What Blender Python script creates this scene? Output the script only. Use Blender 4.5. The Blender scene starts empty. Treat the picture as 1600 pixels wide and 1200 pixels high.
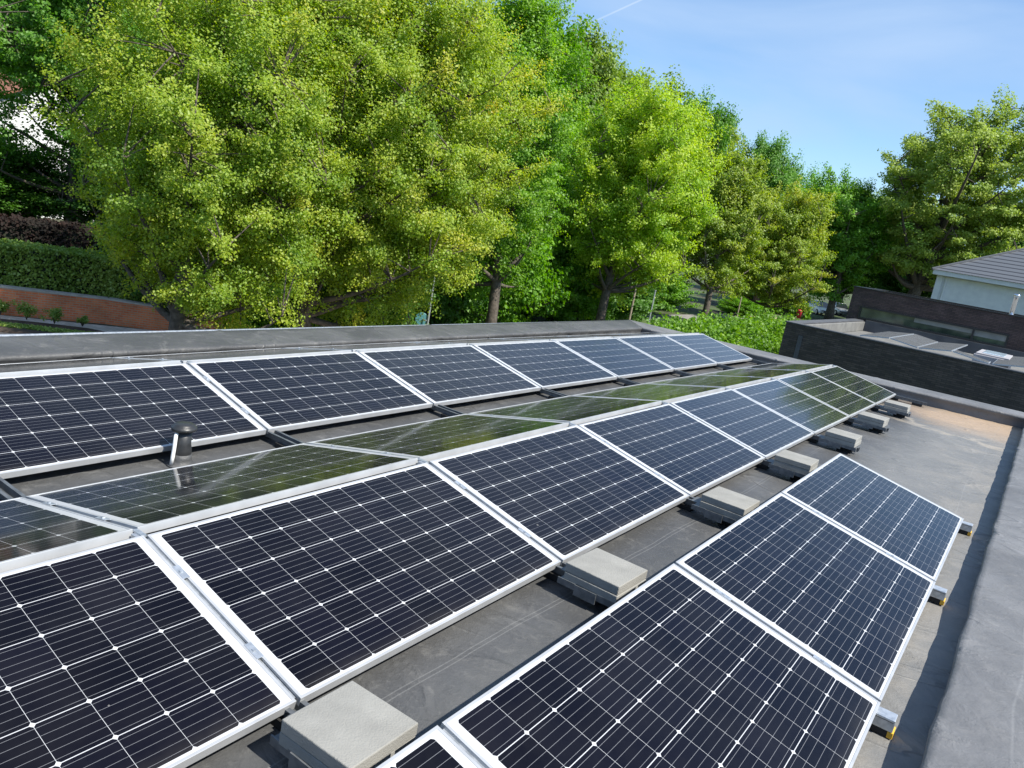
import bpy, math, random
import numpy as np
from mathutils import Vector, Matrix, noise

SC = bpy.context.scene
COL = SC.collection
PI = math.pi
random.seed(7)
RNG = np.random.default_rng(11)

# ------------------------------------------------------------------ camera
cam_d = bpy.data.cameras.new('camera'); cam = bpy.data.objects.new('camera', cam_d); COL.objects.link(cam)
CR = Vector((0.8002040713, 0.5750406143, 0.1702989611))
CU = Vector((-0.2596721924, 0.0762503287, 0.9626817957))
CF = Vector((-0.5405957795, 0.8145637969, -0.2103378806))
m = Matrix.Identity(4)
for i in range(3):
    m[i][0] = CR[i]; m[i][1] = CU[i]; m[i][2] = -CF[i]
m[0][3], m[1][3], m[2][3] = 2.6867, -13.5299, 1.7946
cam.matrix_world = m
cam_d.sensor_fit = 'HORIZONTAL'; cam_d.sensor_width = 36; cam_d.lens = 27.1674
cam_d.clip_start = 0.05; cam_d.clip_end = 3000
SC.camera = cam

# ------------------------------------------------------------------ light
SUN_DIR = Vector((0.82, 0.0, 1.0)).normalized()
EL = math.asin(SUN_DIR.z); AZ = math.atan2(SUN_DIR.x, SUN_DIR.y)
sun_d = bpy.data.lights.new('sun', 'SUN'); sun = bpy.data.objects.new('sun', sun_d); COL.objects.link(sun)
sun_d.energy = 5.0; sun_d.angle = math.radians(0.53); sun_d.color = (1.0, 0.95, 0.86)
sun.rotation_euler = SUN_DIR.to_track_quat('Z', 'Y').to_euler()

W = bpy.data.worlds.new('World'); SC.world = W; W.use_nodes = True
nt = W.node_tree; nt.nodes.clear()
def nn(nt, t, **kw):
    n = nt.nodes.new(t)
    for k, v in kw.items(): setattr(n, k, v)
    return n
def lk(nt, a, b): nt.links.new(a, b)
out = nn(nt, 'ShaderNodeOutputWorld'); bg = nn(nt, 'ShaderNodeBackground')
sky = nn(nt, 'ShaderNodeTexSky', sky_type='NISHITA', sun_disc=False, sun_elevation=EL, sun_rotation=AZ)
sky.air_density = 1.0; sky.dust_density = 0.45; sky.ozone_density = 1.6
bg.inputs[1].default_value = 0.112
tc = nn(nt, 'ShaderNodeTexCoord'); mp = nn(nt, 'ShaderNodeMapping')
mp.inputs['Scale'].default_value = (1.1, 1.6, 5.0); mp.inputs['Rotation'].default_value = (0.15, 0.25, 0.5)
nz = nn(nt, 'ShaderNodeTexNoise'); nz.inputs['Scale'].default_value = 1.7; nz.inputs['Detail'].default_value = 7; nz.inputs['Roughness'].default_value = 0.5
nz.inputs['Distortion'].default_value = 0.5
rp = nn(nt, 'ShaderNodeValToRGB'); rp.color_ramp.elements[0].position = 0.38; rp.color_ramp.elements[1].position = 0.66
rp.color_ramp.elements[0].color = (0, 0, 0, 1); rp.color_ramp.elements[1].color = (.72, .72, .72, 1)
lk(nt, tc.outputs['Generated'], mp.inputs[0]); lk(nt, mp.outputs[0], nz.inputs[0]); lk(nt, nz.outputs[0], rp.inputs[0])
mx = nn(nt, 'ShaderNodeMix', data_type='RGBA'); mx.inputs[7].default_value = (2.75, 3.75, 5.3, 1)
lk(nt, rp.outputs[0], mx.inputs[0]); tint = nn(nt, 'ShaderNodeMix', data_type='RGBA', blend_type='MULTIPLY'); tint.inputs[0].default_value = 1; tint.inputs[7].default_value = (.76, .90, 1.02, 1)
lk(nt, sky.outputs[0], tint.inputs[6]); lk(nt, tint.outputs[2], mx.inputs[6])
# contrail: a thin great-circle streak on the sky
d1 = Vector((-.588, .902, .25)).normalized(); d2 = Vector((-.537, .948, .296)).normalized(); nrm = d1.cross(d2).normalized()
def vdot(vec):
    v = nn(nt, 'ShaderNodeVectorMath', operation='DOT_PRODUCT'); v.inputs[1].default_value = vec
    lk(nt, tc.outputs['Generated'], v.inputs[0]); return v.outputs['Value']
def mth(op, a, b=None, c=None, tree=None):
    t = tree or nt; n = nn(t, 'ShaderNodeMath', operation=op)
    for i, x in enumerate((a, b, c)):
        if x is None: continue
        if isinstance(x, (int, float)): n.inputs[i].default_value = x
        else: lk(t, x, n.inputs[i])
    return n.outputs[0]
across = mth('ABSOLUTE', vdot(nrm))
streak = mth('SUBTRACT', 1.0, mth('MINIMUM', mth('DIVIDE', across, 0.0014), 1.0))
along = (d2 - d1 * d1.dot(d2)).normalized()
front = mth('GREATER_THAN', vdot(along), 0.0)
streak = mth('MULTIPLY', mth('MULTIPLY', streak, front), mth('GREATER_THAN', vdot(d1), 0.6))
streak = mth('MULTIPLY', streak, mth('MULTIPLY', nz.outputs[0], 0.62))
mx2 = nn(nt, 'ShaderNodeMix', data_type='RGBA'); mx2.inputs[7].default_value = (4.6, 5.2, 5.8, 1)
lk(nt, streak, mx2.inputs[0]); lk(nt, mx.outputs[2], mx2.inputs[6]); lk(nt, mx2.outputs[2], bg.inputs[0]); lk(nt, bg.outputs[0], out.inputs[0])

SC.view_settings.view_transform = 'Standard'; SC.view_settings.look = 'None'
SC.view_settings.exposure = 0.78; SC.view_settings.gamma = 1.0
SC.render.engine = 'CYCLES'
SC.cycles.max_bounces = 8; SC.cycles.transparent_max_bounces = 8

# ------------------------------------------------------------------ helpers
class MB:
    def __init__(s): s.v = []; s.f = []
    def add(s, vs, fs):
        o = len(s.v); s.v += [tuple(v) for v in vs]; s.f += [tuple(i + o for i in f) for f in fs]
    def box(s, x0, x1, y0, y1, z0, z1, M=None):
        vs = [(x, y, z) for z in (z0, z1) for y in (y0, y1) for x in (x0, x1)]
        if M: vs = [M @ Vector(v) for v in vs]
        s.add(vs, [(0, 2, 3, 1), (4, 5, 7, 6), (0, 1, 5, 4), (2, 6, 7, 3), (0, 4, 6, 2), (1, 3, 7, 5)])
    def tube(s, pts, rad, n=8, cap=True):
        pts = [Vector(p) for p in pts]; rr = rad if isinstance(rad, (list, tuple)) else [rad] * len(pts)
        t0 = (pts[1] - pts[0]).normalized(); a = t0.orthogonal().normalized(); rings = []
        for i, p in enumerate(pts):
            t = (pts[min(i + 1, len(pts) - 1)] - pts[max(i - 1, 0)]).normalized()
            a = (a - t * a.dot(t)).normalized(); b = t.cross(a)
            rings.append([p + (a * math.cos(k * 2 * PI / n) + b * math.sin(k * 2 * PI / n)) * rr[i] for k in range(n)])
        vs = [v for r in rings for v in r]; fs = []
        for i in range(len(pts) - 1):
            for k in range(n):
                fs.append((i * n + k, i * n + (k + 1) % n, (i + 1) * n + (k + 1) % n, (i + 1) * n + k))
        if cap:
            fs.append(tuple(range(n - 1, -1, -1))); fs.append(tuple((len(pts) - 1) * n + k for k in range(n)))
        s.add(vs, fs)
    def lathe(s, prof, n=24, c=(0, 0, 0)):
        vs = []; fs = []
        for r, z in prof:
            for k in range(n): vs.append((c[0] + r * math.cos(k * 2 * PI / n), c[1] + r * math.sin(k * 2 * PI / n), c[2] + z))
        for i in range(len(prof) - 1):
            for k in range(n): fs.append((i * n + k, i * n + (k + 1) % n, (i + 1) * n + (k + 1) % n, (i + 1) * n + k))
        fs.append(tuple(range(n - 1, -1, -1))); fs.append(tuple((len(prof) - 1) * n + k for k in range(n)))
        s.add(vs, fs)
    def build(s, name, mat, parent=None, smooth=False, bevel=0):
        me = bpy.data.meshes.new(name); me.from_pydata(s.v, [], s.f); me.update()
        return link_mesh(name, me, mat, parent, smooth, bevel)
def link_mesh(name, me, mat, parent=None, smooth=False, bevel=0):
    me.materials.append(mat)
    if smooth: me.polygons.foreach_set('use_smooth', np.ones(len(me.polygons), bool))
    o = bpy.data.objects.new(name, me); COL.objects.link(o)
    if parent: o.parent = parent
    if bevel:
        b = o.modifiers.new('bevel', 'BEVEL'); b.width = bevel; b.segments = 2; b.limit_method = 'ANGLE'
    return o
def tag(o, label, cat, group=None):
    o['label'] = label; o['category'] = cat
    if group: o['group'] = group
    return o
def thing(name, label, cat, loc=(0, 0, 0), rot=(0, 0, 0), group=None):
    o = bpy.data.objects.new(name, None); COL.objects.link(o); o.location = loc; o.rotation_euler = rot
    o.empty_display_size = 0.2
    return tag(o, label, cat, group)
def dup(root, loc, rot, label, group=None):
    r = root.copy(); COL.objects.link(r); r.location = loc; r.rotation_euler = rot; r['label'] = label
    if group: r['group'] = group
    for ch in list(root.children):
        c = ch.copy(); COL.objects.link(c); c.parent = r
        for g in list(ch.children):
            d = g.copy(); COL.objects.link(d); d.parent = c
    return r
def structure(o): o['kind'] = 'structure'; return o
def poly_mesh(pts, z0, z1):
    b = MB(); n = len(pts)
    vs = [(x, y, z0) for x, y in pts] + [(x, y, z1) for x, y in pts]
    b.add(vs, [tuple(range(n - 1, -1, -1)), tuple(range(n, 2 * n))] + [(i, (i + 1) % n, n + (i + 1) % n, n + i) for i in range(n)])
    return b

# ------------------------------------------------------------------ materials
def mat(name, col=(.5, .5, .5), rough=.6, metal=0.0, spec=.5):
    M = bpy.data.materials.new(name); M.use_nodes = True
    b = M.node_tree.nodes['Principled BSDF']
    b.inputs['Base Color'].default_value = (*col, 1); b.inputs['Roughness'].default_value = rough
    b.inputs['Metallic'].default_value = metal; b.inputs['Specular IOR Level'].default_value = spec
    return M
def noisy(name, c1, c2, scale=8, rough=.7, bump=0.0, bscale=60, detail=6, metal=0.0, lo=.35, hi=.65, spec=.5, rvar=0.0):
    M = mat(name, c1, rough, metal, spec); t = M.node_tree; b = t.nodes['Principled BSDF']
    tc = nn(t, 'ShaderNodeTexCoord'); n = nn(t, 'ShaderNodeTexNoise'); n.inputs['Scale'].default_value = scale; n.inputs['Detail'].default_value = detail
    r = nn(t, 'ShaderNodeValToRGB'); r.color_ramp.elements[0].position = lo; r.color_ramp.elements[1].position = hi
    r.color_ramp.elements[0].color = (*c1, 1); r.color_ramp.elements[1].color = (*c2, 1)
    lk(t, tc.outputs['Object'], n.inputs[0]); lk(t, n.outputs[0], r.inputs[0]); lk(t, r.outputs[0], b.inputs['Base Color'])
    if rvar:
        lk(t, mth('ADD', mth('MULTIPLY', n.outputs[0], rvar, tree=t), rough - rvar * .5, tree=t), b.inputs['Roughness'])
    if bump:
        n2 = nn(t, 'ShaderNodeTexNoise'); n2.inputs['Scale'].default_value = bscale; n2.inputs['Detail'].default_value = 4
        lk(t, tc.outputs['Object'], n2.inputs[0])
        bp = nn(t, 'ShaderNodeBump'); bp.inputs['Strength'].default_value = bump; bp.inputs['Distance'].default_value = .02
        lk(t, n2.outputs[0], bp.inputs['Height']); lk(t, bp.outputs[0], b.inputs['Normal'])
    return M
def brick(name, c1, c2, mortar, sx=1.0, bw=.21, rh=.065, ms=.008, rough=.85, axis='xz'):
    M = mat(name, c1, rough); t = M.node_tree; b = t.nodes['Principled BSDF']
    tc = nn(t, 'ShaderNodeTexCoord'); sp = nn(t, 'ShaderNodeSeparateXYZ'); cb = nn(t, 'ShaderNodeCombineXYZ')
    lk(t, tc.outputs['Object'], sp.inputs[0])
    a = mth('ADD', sp.outputs[0], sp.outputs[1], tree=t)
    lk(t, a, cb.inputs[0]); lk(t, sp.outputs[2], cb.inputs[1])
    br = nn(t, 'ShaderNodeTexBrick'); br.inputs['Scale'].default_value = 1; br.inputs['Brick Width'].default_value = bw; br.inputs['Row Height'].default_value = rh
    br.inputs['Mortar Size'].default_value = ms; br.inputs['Color1'].default_value = (*c1, 1); br.inputs['Color2'].default_value = (*c2, 1); br.inputs['Mortar'].default_value = (*mortar, 1)
    br.inputs['Bias'].default_value = -.1
    lk(t, cb.outputs[0], br.inputs[0])
    n = nn(t, 'ShaderNodeTexNoise'); n.inputs['Scale'].default_value = 2.2; n.inputs['Detail'].default_value = 6
    lk(t, tc.outputs['Object'], n.inputs[0])
    mxx = nn(t, 'ShaderNodeMix', data_type='RGBA', blend_type='MULTIPLY'); mxx.inputs[0].default_value = .55
    rr = nn(t, 'ShaderNodeValToRGB'); rr.color_ramp.elements[0].position = .3; rr.color_ramp.elements[1].position = .7
    rr.color_ramp.elements[0].color = (.5, .48, .46, 1); rr.color_ramp.elements[1].color = (1.2, 1.2, 1.2, 1)
    lk(t, n.outputs[0], rr.inputs[0]); lk(t, br.outputs['Color'], mxx.inputs[6]); lk(t, rr.outputs[0], mxx.inputs[7]); lk(t, mxx.outputs[2], b.inputs['Base Color'])
    bp = nn(t, 'ShaderNodeBump'); bp.inputs['Strength'].default_value = .5; bp.inputs['Distance'].default_value = .01; bp.invert = True
    lk(t, br.outputs['Fac'], bp.inputs['Height']); lk(t, bp.outputs[0], b.inputs['Normal'])
    return M

M_alu = noisy('anodised_aluminium', (.39, .40, .41), (.47, .48, .49), 6, .36, 0, metal=.35, rvar=.12)
M_galv = noisy('galvanised_steel', (.40, .43, .46), (.56, .59, .62), 40, .42, 0, metal=.7, rvar=.2)
M_rail = noisy('dark_rail_steel', (.09, .10, .11), (.15, .16, .17), 30, .5, 0, metal=.4)
M_rubber = mat('black_rubber', (.015, .015, .015), .85)
M_yellow = mat('yellow_pad', (.62, .36, .03), .6)
M_block = noisy('concrete_paver', (.205, .203, .188), (.26, .257, .238), 9, .9, .25, 160, lo=.3, hi=.7)
M_soil = noisy('soil', (.05, .035, .025), (.10, .07, .05), 4, .95, .8, 25)
M_black = noisy('black_plastic', (.018, .019, .02), (.03, .031, .032), 12, .42, .1, 60)
M_white = noisy('white_render', (.60, .61, .61), (.67, .68, .67), 3, .8, .1, 80)
M_whitepl = mat('white_plastic', (.78, .78, .76), .4)
M_asph = noisy('asphalt', (.045, .046, .05), (.07, .07, .073), 3, .9, .4, 120)

def membrane_mat(name, stains):
    M = mat(name, (.1, .1, .1), .55, 0, .45); t = M.node_tree; b = t.nodes['Principled BSDF']
    tc = nn(t, 'ShaderNodeTexCoord'); O = tc.outputs['Object']
    def noi(sc, det=6, ro=.6, dist=0.0):
        n = nn(t, 'ShaderNodeTexNoise'); n.inputs['Scale'].default_value = sc; n.inputs['Detail'].default_value = det; n.inputs['Roughness'].default_value = ro
        n.inputs['Distortion'].default_value = dist; lk(t, O, n.inputs[0]); return n.outputs[0]
    def ramp(x, a, bb):
        m_ = nn(t, 'ShaderNodeMapRange', interpolation_type='SMOOTHSTEP'); lk(t, x, m_.inputs[0]); m_.inputs[1].default_value = a; m_.inputs[2].default_value = bb; return m_.outputs[0]
    def mixc(f, a, c):
        x = nn(t, 'ShaderNodeMix', data_type='RGBA')
        lk(t, f, x.inputs[0])
        if isinstance(a, tuple): x.inputs[6].default_value = (*a, 1)
        else: lk(t, a, x.inputs[6])
        x.inputs[7].default_value = (*c, 1); return x.outputs[2]
    n1 = noi(1.3, 8, .62, .4); n2 = noi(7, 8, .7, .6); n3 = noi(38, 4)
    col = mixc(ramp(n1, .35, .68), (.056, .057, .058), (.090, .091, .091))
    col = mixc(mth('MULTIPLY', ramp(n2, .52, .72), .55, tree=t), col, (.15, .148, .141))
    col = mixc(mth('MULTIPLY', ramp(n3, .55, .75), .18, tree=t), col, (.19, .186, .175))
    sp = nn(t, 'ShaderNodeSeparateXYZ'); lk(t, O, sp.inputs[0]); X, Y, Z = sp.outputs
    if stains:
        wob = mth('MULTIPLY', mth('SUBTRACT', noi(1.6, 6, .6, .5), .5, tree=t), 1.6, tree=t)
        # right-hand strip of roof: sky sheen painted as pale grey, then dried puddle silt
        fx = ramp(mth('ADD', X, mth('MULTIPLY', wob, .55, tree=t), tree=t), 1.55, 2.35)
        pale = mth('MULTIPLY', ramp(mth('ADD', X, mth('MULTIPLY', wob, .35, tree=t), tree=t), 1.15, 2.0), .6, tree=t)
        col = mixc(pale, col, (.205, .205, .20))
        silt = mth('MULTIPLY', mth('MULTIPLY', fx, ramp(noi(2.3, 7, .65, .8), .38, .66), tree=t), .42, tree=t)
        col = mixc(silt, col, (.26, .24, .21))
        # sandy deposit in the far corner
        dx = mth('MULTIPLY', mth('SUBTRACT', X, 2.2, tree=t), .62, tree=t)
        dy = mth('MULTIPLY', mth('SUBTRACT', Y, -.3, tree=t), .52, tree=t)
        d = mth('SQRT', mth('ADD', mth('MULTIPLY', dx, dx, tree=t), mth('MULTIPLY', dy, dy, tree=t), tree=t), tree=t)
        d = mth('ADD', d, mth('MULTIPLY', wob, .5, tree=t), tree=t)
        col = mixc(mth('MULTIPLY', mth('SUBTRACT', 1.0, ramp(d, .25, .95), tree=t), .8, tree=t), col, (.35, .25, .16))
        ring = mth('SUBTRACT', 1.0, mth('MINIMUM', mth('DIVIDE', mth('ABSOLUTE', mth('SUBTRACT', d, .95, tree=t), tree=t), .07, tree=t), 1.0, tree=t), tree=t)
        col = mixc(mth('MULTIPLY', ring, .5, tree=t), col, (.38, .33, .26))
        # welded lap seams: pairs of fine pale lines along the roof
        wv = mth('MULTIPLY', mth('SUBTRACT', noi(.5, 2), .5, tree=t), .16, tree=t)
        for sx in (1.095, 1.118, -.9, -2.9, 2.42):
            ln = mth('SUBTRACT', 1.0, mth('MINIMUM', mth('DIVIDE', mth('ABSOLUTE', mth('SUBTRACT', mth('ADD', X, wv, tree=t), sx, tree=t), tree=t), .004, tree=t), 1.0, tree=t), tree=t)
            col = mixc(mth('MULTIPLY', ln, .28, tree=t), col, (.30, .30, .29))
    else:
        if stains is not None: col = mixc(mth('ADD', .35, mth('MULTIPLY', ramp(n1, .3, .7), .4, tree=t), tree=t), col, (.20, .20, .205))  # pale mix paints sky sheen into the far and right parapets
        wv = mth('MULTIPLY', mth('SUBTRACT', noi(.7, 2), .5, tree=t), .12, tree=t)
        for sx in (2.98, 3.05):
            ln = mth('SUBTRACT', 1.0, mth('MINIMUM', mth('DIVIDE', mth('ABSOLUTE', mth('SUBTRACT', mth('ADD', X, wv, tree=t), sx, tree=t), tree=t), .008, tree=t), 1.0, tree=t), tree=t)
            col = mixc(mth('MULTIPLY', ln, .2, tree=t), col, (.3, .3, .3))
    lk(t, col, b.inputs['Base Color'])
    lk(t, mth('ADD', mth('MULTIPLY', n2, .35, tree=t), .36, tree=t), b.inputs['Roughness'])
    mpc = nn(t, 'ShaderNodeMapping'); mpc.inputs['Scale'].default_value = (.9, 2.1, 1); mpc.inputs['Rotation'].default_value = (0, 0, .5); lk(t, O, mpc.inputs[0])
    cr = nn(t, 'ShaderNodeTexNoise'); cr.inputs['Scale'].default_value = 1.15; cr.inputs['Detail'].default_value = 2.5; cr.inputs['Distortion'].default_value = .9; lk(t, mpc.outputs[0], cr.inputs[0])
    crease = mth('MAXIMUM', mth('SUBTRACT', 1.0, mth('MULTIPLY', mth('ABSOLUTE', mth('SUBTRACT', cr.outputs[0], .5, tree=t), tree=t), 26.0, tree=t), tree=t), 0.0, tree=t)
    crease = mth('MULTIPLY', crease, ramp(n1, .42, .6), tree=t)
    bp = nn(t, 'ShaderNodeBump'); bp.inputs['Strength'].default_value = .5; bp.inputs['Distance'].default_value = .02
    lk(t, mth('ADD', mth('ADD', n2, mth('MULTIPLY', n3, .3, tree=t), tree=t), mth('MULTIPLY', crease, 1.1, tree=t), tree=t), bp.inputs['Height']); lk(t, bp.outputs[0], b.inputs['Normal'])
    return M
M_roof = membrane_mat('roof_membrane', True)
M_par = membrane_mat('parapet_membrane', False)
M_pard = membrane_mat('parapet_membrane_less_sheen', None)  # darker copy of the parapet membrane: less sky sheen painted into its colour

def solar_mat():
    """60 mono cells (10 x 6) under glass, object coords: y along the row, x up the slope."""
    M = mat('solar_cells', (.01, .01, .02), .2); t = M.node_tree; b = t.nodes['Principled BSDF']
    tc = nn(t, 'ShaderNodeTexCoord'); sp = nn(t, 'ShaderNodeSeparateXYZ'); lk(t, tc.outputs['Object'], sp.inputs[0])
    m_ = lambda op, a, b_=None, c=None: mth(op, a, b_, c, tree=t)
    CY, CX = .1595, .1598
    ys = m_('DIVIDE', m_('ADD', sp.outputs[1], 5 * CY), CY)       # 0..10
    xs = m_('DIVIDE', m_('ADD', sp.outputs[0], .5 + 3 * CX), CX)   # 0..6 (panel spans x -1..0)
    def tri(u):  # distance to nearest integer line, in cells
        f = m_('FRACT', m_('ADD', u, .5)); return m_('ABSOLUTE', m_('SUBTRACT', f, .5))
    dy, dx = tri(ys), tri(xs)
    gap_y = m_('LESS_THAN', dy, .0040)          # gaps between cells of one string
    gap_x = m_('LESS_THAN', dx, .0088)          # wider gaps between strings
    dia = m_('LESS_THAN', m_('ADD', dy, dx), .064)
    inside = m_('MULTIPLY', m_('MULTIPLY', m_('GREATER_THAN', ys, 0.0), m_('LESS_THAN', ys, 10.0)), m_('MULTIPLY', m_('GREATER_THAN', xs, 0.0), m_('LESS_THAN', xs, 6.0)))
    white = m_('MAXIMUM', m_('MAXIMUM', gap_y, gap_x), m_('MAXIMUM', dia, m_('SUBTRACT', 1.0, inside)))
    bus = m_('MULTIPLY', m_('LESS_THAN', tri(m_('ADD', m_('MULTIPLY', xs, 5.0), .5)), .019), 1.0)
    fing = m_('MULTIPLY', m_('LESS_THAN', tri(m_('MULTIPLY', ys, 40.0)), .16), .5)
    # per-cell tone
    cid = nn(t, 'ShaderNodeCombineXYZ'); lk(t, m_('FLOOR', ys), cid.inputs[0]); lk(t, m_('FLOOR', xs), cid.inputs[1])
    oi = nn(t, 'ShaderNodeObjectInfo'); lk(t, m_('MULTIPLY', oi.outputs['Random'], 91.0), cid.inputs[2])
    wn = nn(t, 'ShaderNodeTexWhiteNoise', noise_dimensions='3D'); lk(t, cid.outputs[0], wn.inputs[0])
    r = nn(t, 'ShaderNodeValToRGB'); r.color_ramp.elements[0].color = (.0022, .0020, .0042, 1); r.color_ramp.elements[1].color = (.0040, .0037, .0076, 1)
    lk(t, wn.outputs['Value'], r.inputs[0])
    def mixc(f, a, c):
        x = nn(t, 'ShaderNodeMix', data_type='RGBA'); lk(t, f, x.inputs[0]); lk(t, a, x.inputs[6]); x.inputs[7].default_value = (*c, 1); return x.outputs[2]
    col = mixc(m_('MULTIPLY', fing, .04), r.outputs[0], (.06, .06, .08))
    col = mixc(m_('MULTIPLY', bus, .52), col, (.31, .32, .34))
    col = mixc(white, col, (.46, .47, .48))
    # thin uneven film of dust on the glass
    n = nn(t, 'ShaderNodeTexNoise'); n.inputs['Scale'].default_value = 3.0; n.inputs['Detail'].default_value = 8; n.inputs['Roughness'].default_value = .65
    lk(t, tc.outputs['Object'], n.inputs[0])
    col = mixc(m_('MULTIPLY', m_('MAXIMUM', m_('SUBTRACT', n.outputs[0], .42), 0.0), .035), col, (.5, .48, .44))
    # a few dried rain spots and droppings
    vo = nn(t, 'ShaderNodeTexVoronoi', feature='F1'); vo.inputs['Scale'].default_value = 6.0
    va = nn(t, 'ShaderNodeVectorMath', operation='ADD'); lk(t, tc.outputs['Object'], va.inputs[0]); cv = nn(t, 'ShaderNodeCombineXYZ')
    for q in range(3): lk(t, m_('MULTIPLY', oi.outputs['Random'], 37.0 + q * 11), cv.inputs[q])
    lk(t, cv.outputs[0], va.inputs[1]); lk(t, va.outputs[0], vo.inputs['Vector'])
    sc_ = nn(t, 'ShaderNodeSeparateColor'); lk(t, vo.outputs['Color'], sc_.inputs[0])
    spot = m_('MULTIPLY', m_('LESS_THAN', vo.outputs['Distance'], m_('MULTIPLY', sc_.outputs[1], .055)), m_('GREATER_THAN', sc_.outputs[0], .9))
    col = mixc(m_('MULTIPLY', spot, .4), col, (.30, .29, .27))
    # dust that collects along the lower frame edge
    edge = m_('POWER', m_('MAXIMUM', m_('SUBTRACT', 1.0, m_('DIVIDE', m_('MULTIPLY', m_('ADD', sp.outputs[0], .011), -1.0), .10)), 0.0), 2.0)
    col = mixc(m_('MULTIPLY', m_('MULTIPLY', edge, n.outputs[0]), .10), col, (.30, .27, .22))
    lk(t, col, b.inputs['Base Color'])
    b.inputs['Roughness'].default_value = .35; b.inputs['Specular IOR Level'].default_value = .04
    b.inputs['Coat Weight'].default_value = 1.0; b.inputs['Coat IOR'].default_value = 1.22
    lk(t, m_('ADD', m_('MULTIPLY', n.outputs[0], .10), .02), b.inputs['Coat Roughness'])
    return M
M_solar = solar_mat()

def leaf_mat(name, cols, trans=.42, rough=.55):
    M = bpy.data.materials.new(name); M.use_nodes = True; t = M.node_tree; t.nodes.clear()
    o = nn(t, 'ShaderNodeOutputMaterial'); at = nn(t, 'ShaderNodeAttribute', attribute_name='hue')
    r = nn(t, 'ShaderNodeValToRGB'); e = r.color_ramp.elements
    for i in range(len(cols) - 2): e.new(.5)
    for i, c in enumerate(cols):
        e[i].position = i / (len(cols) - 1); e[i].color = (*c, 1)
    lk(t, at.outputs['Fac'], r.inputs[0])
    d = nn(t, 'ShaderNodeBsdfDiffuse'); tr = nn(t, 'ShaderNodeBsdfTranslucent'); g = nn(t, 'ShaderNodeBsdfGlossy')
    g.inputs['Roughness'].default_value = rough; g.inputs['Color'].default_value = (.9, .95, .9, 1)
    hs = nn(t, 'ShaderNodeHueSaturation'); hs.inputs['Value'].default_value = 1.35; hs.inputs['Saturation'].default_value = 1.1
    lk(t, r.outputs[0], d.inputs[0]); lk(t, r.outputs[0], hs.inputs['Color']); lk(t, hs.outputs[0], tr.inputs[0])
    m1 = nn(t, 'ShaderNodeMixShader'); m1.inputs[0].default_value = trans; lk(t, d.outputs[0], m1.inputs[1]); lk(t, tr.outputs[0], m1.inputs[2])
    m2 = nn(t, 'ShaderNodeMixShader'); m2.inputs[0].default_value = .028; lk(t, m1.outputs[0], m2.inputs[1]); lk(t, g.outputs[0], m2.inputs[2])
    lk(t, m2.outputs[0], o.inputs[0]); return M
L_maple = leaf_mat('maple_leaves', [(.085, .18, .014), (.19, .315, .022), (.33, .43, .034), (.45, .46, .048), (.48, .30, .06)], .56)
L_lime = leaf_mat('lime_leaves', [(.08, .20, .010), (.17, .35, .014), (.31, .46, .022), (.44, .53, .03)], .56)
L_olive = leaf_mat('olive_leaves', [(.09, .17, .014), (.20, .30, .024), (.32, .38, .036), (.43, .36, .05)], .5)
L_oliveg = leaf_mat('grey_green_leaves', [(.12, .20, .025), (.22, .32, .045), (.30, .38, .06)], .45)
L_dark = leaf_mat('dark_leaves', [(.035, .10, .010), (.065, .17, .015), (.12, .25, .022)], .42)
L_mid = leaf_mat('mid_green_leaves', [(.07, .19, .012), (.13, .30, .018), (.22, .40, .028)], .47)
L_hedge = leaf_mat('hedge_leaves', [(.13, .22, .035), (.24, .35, .06), (.40, .50, .12)], .3, .4)
L_bright = leaf_mat('bright_hedge_leaves', [(.075, .18, .014), (.15, .30, .022), (.28, .42, .04)], .45)
L_copper = leaf_mat('copper_leaves', [(.008, .002, .002), (.017, .003, .003), (.045, .008, .006)], .3, 1.0)
M_bark = noisy('bark', (.05, .040, .030), (.115, .095, .075), 9, .9, .9, 30)
M_barkg = noisy('grey_bark', (.075, .068, .055), (.15, .135, .11), 9, .9, .9, 30)

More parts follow.
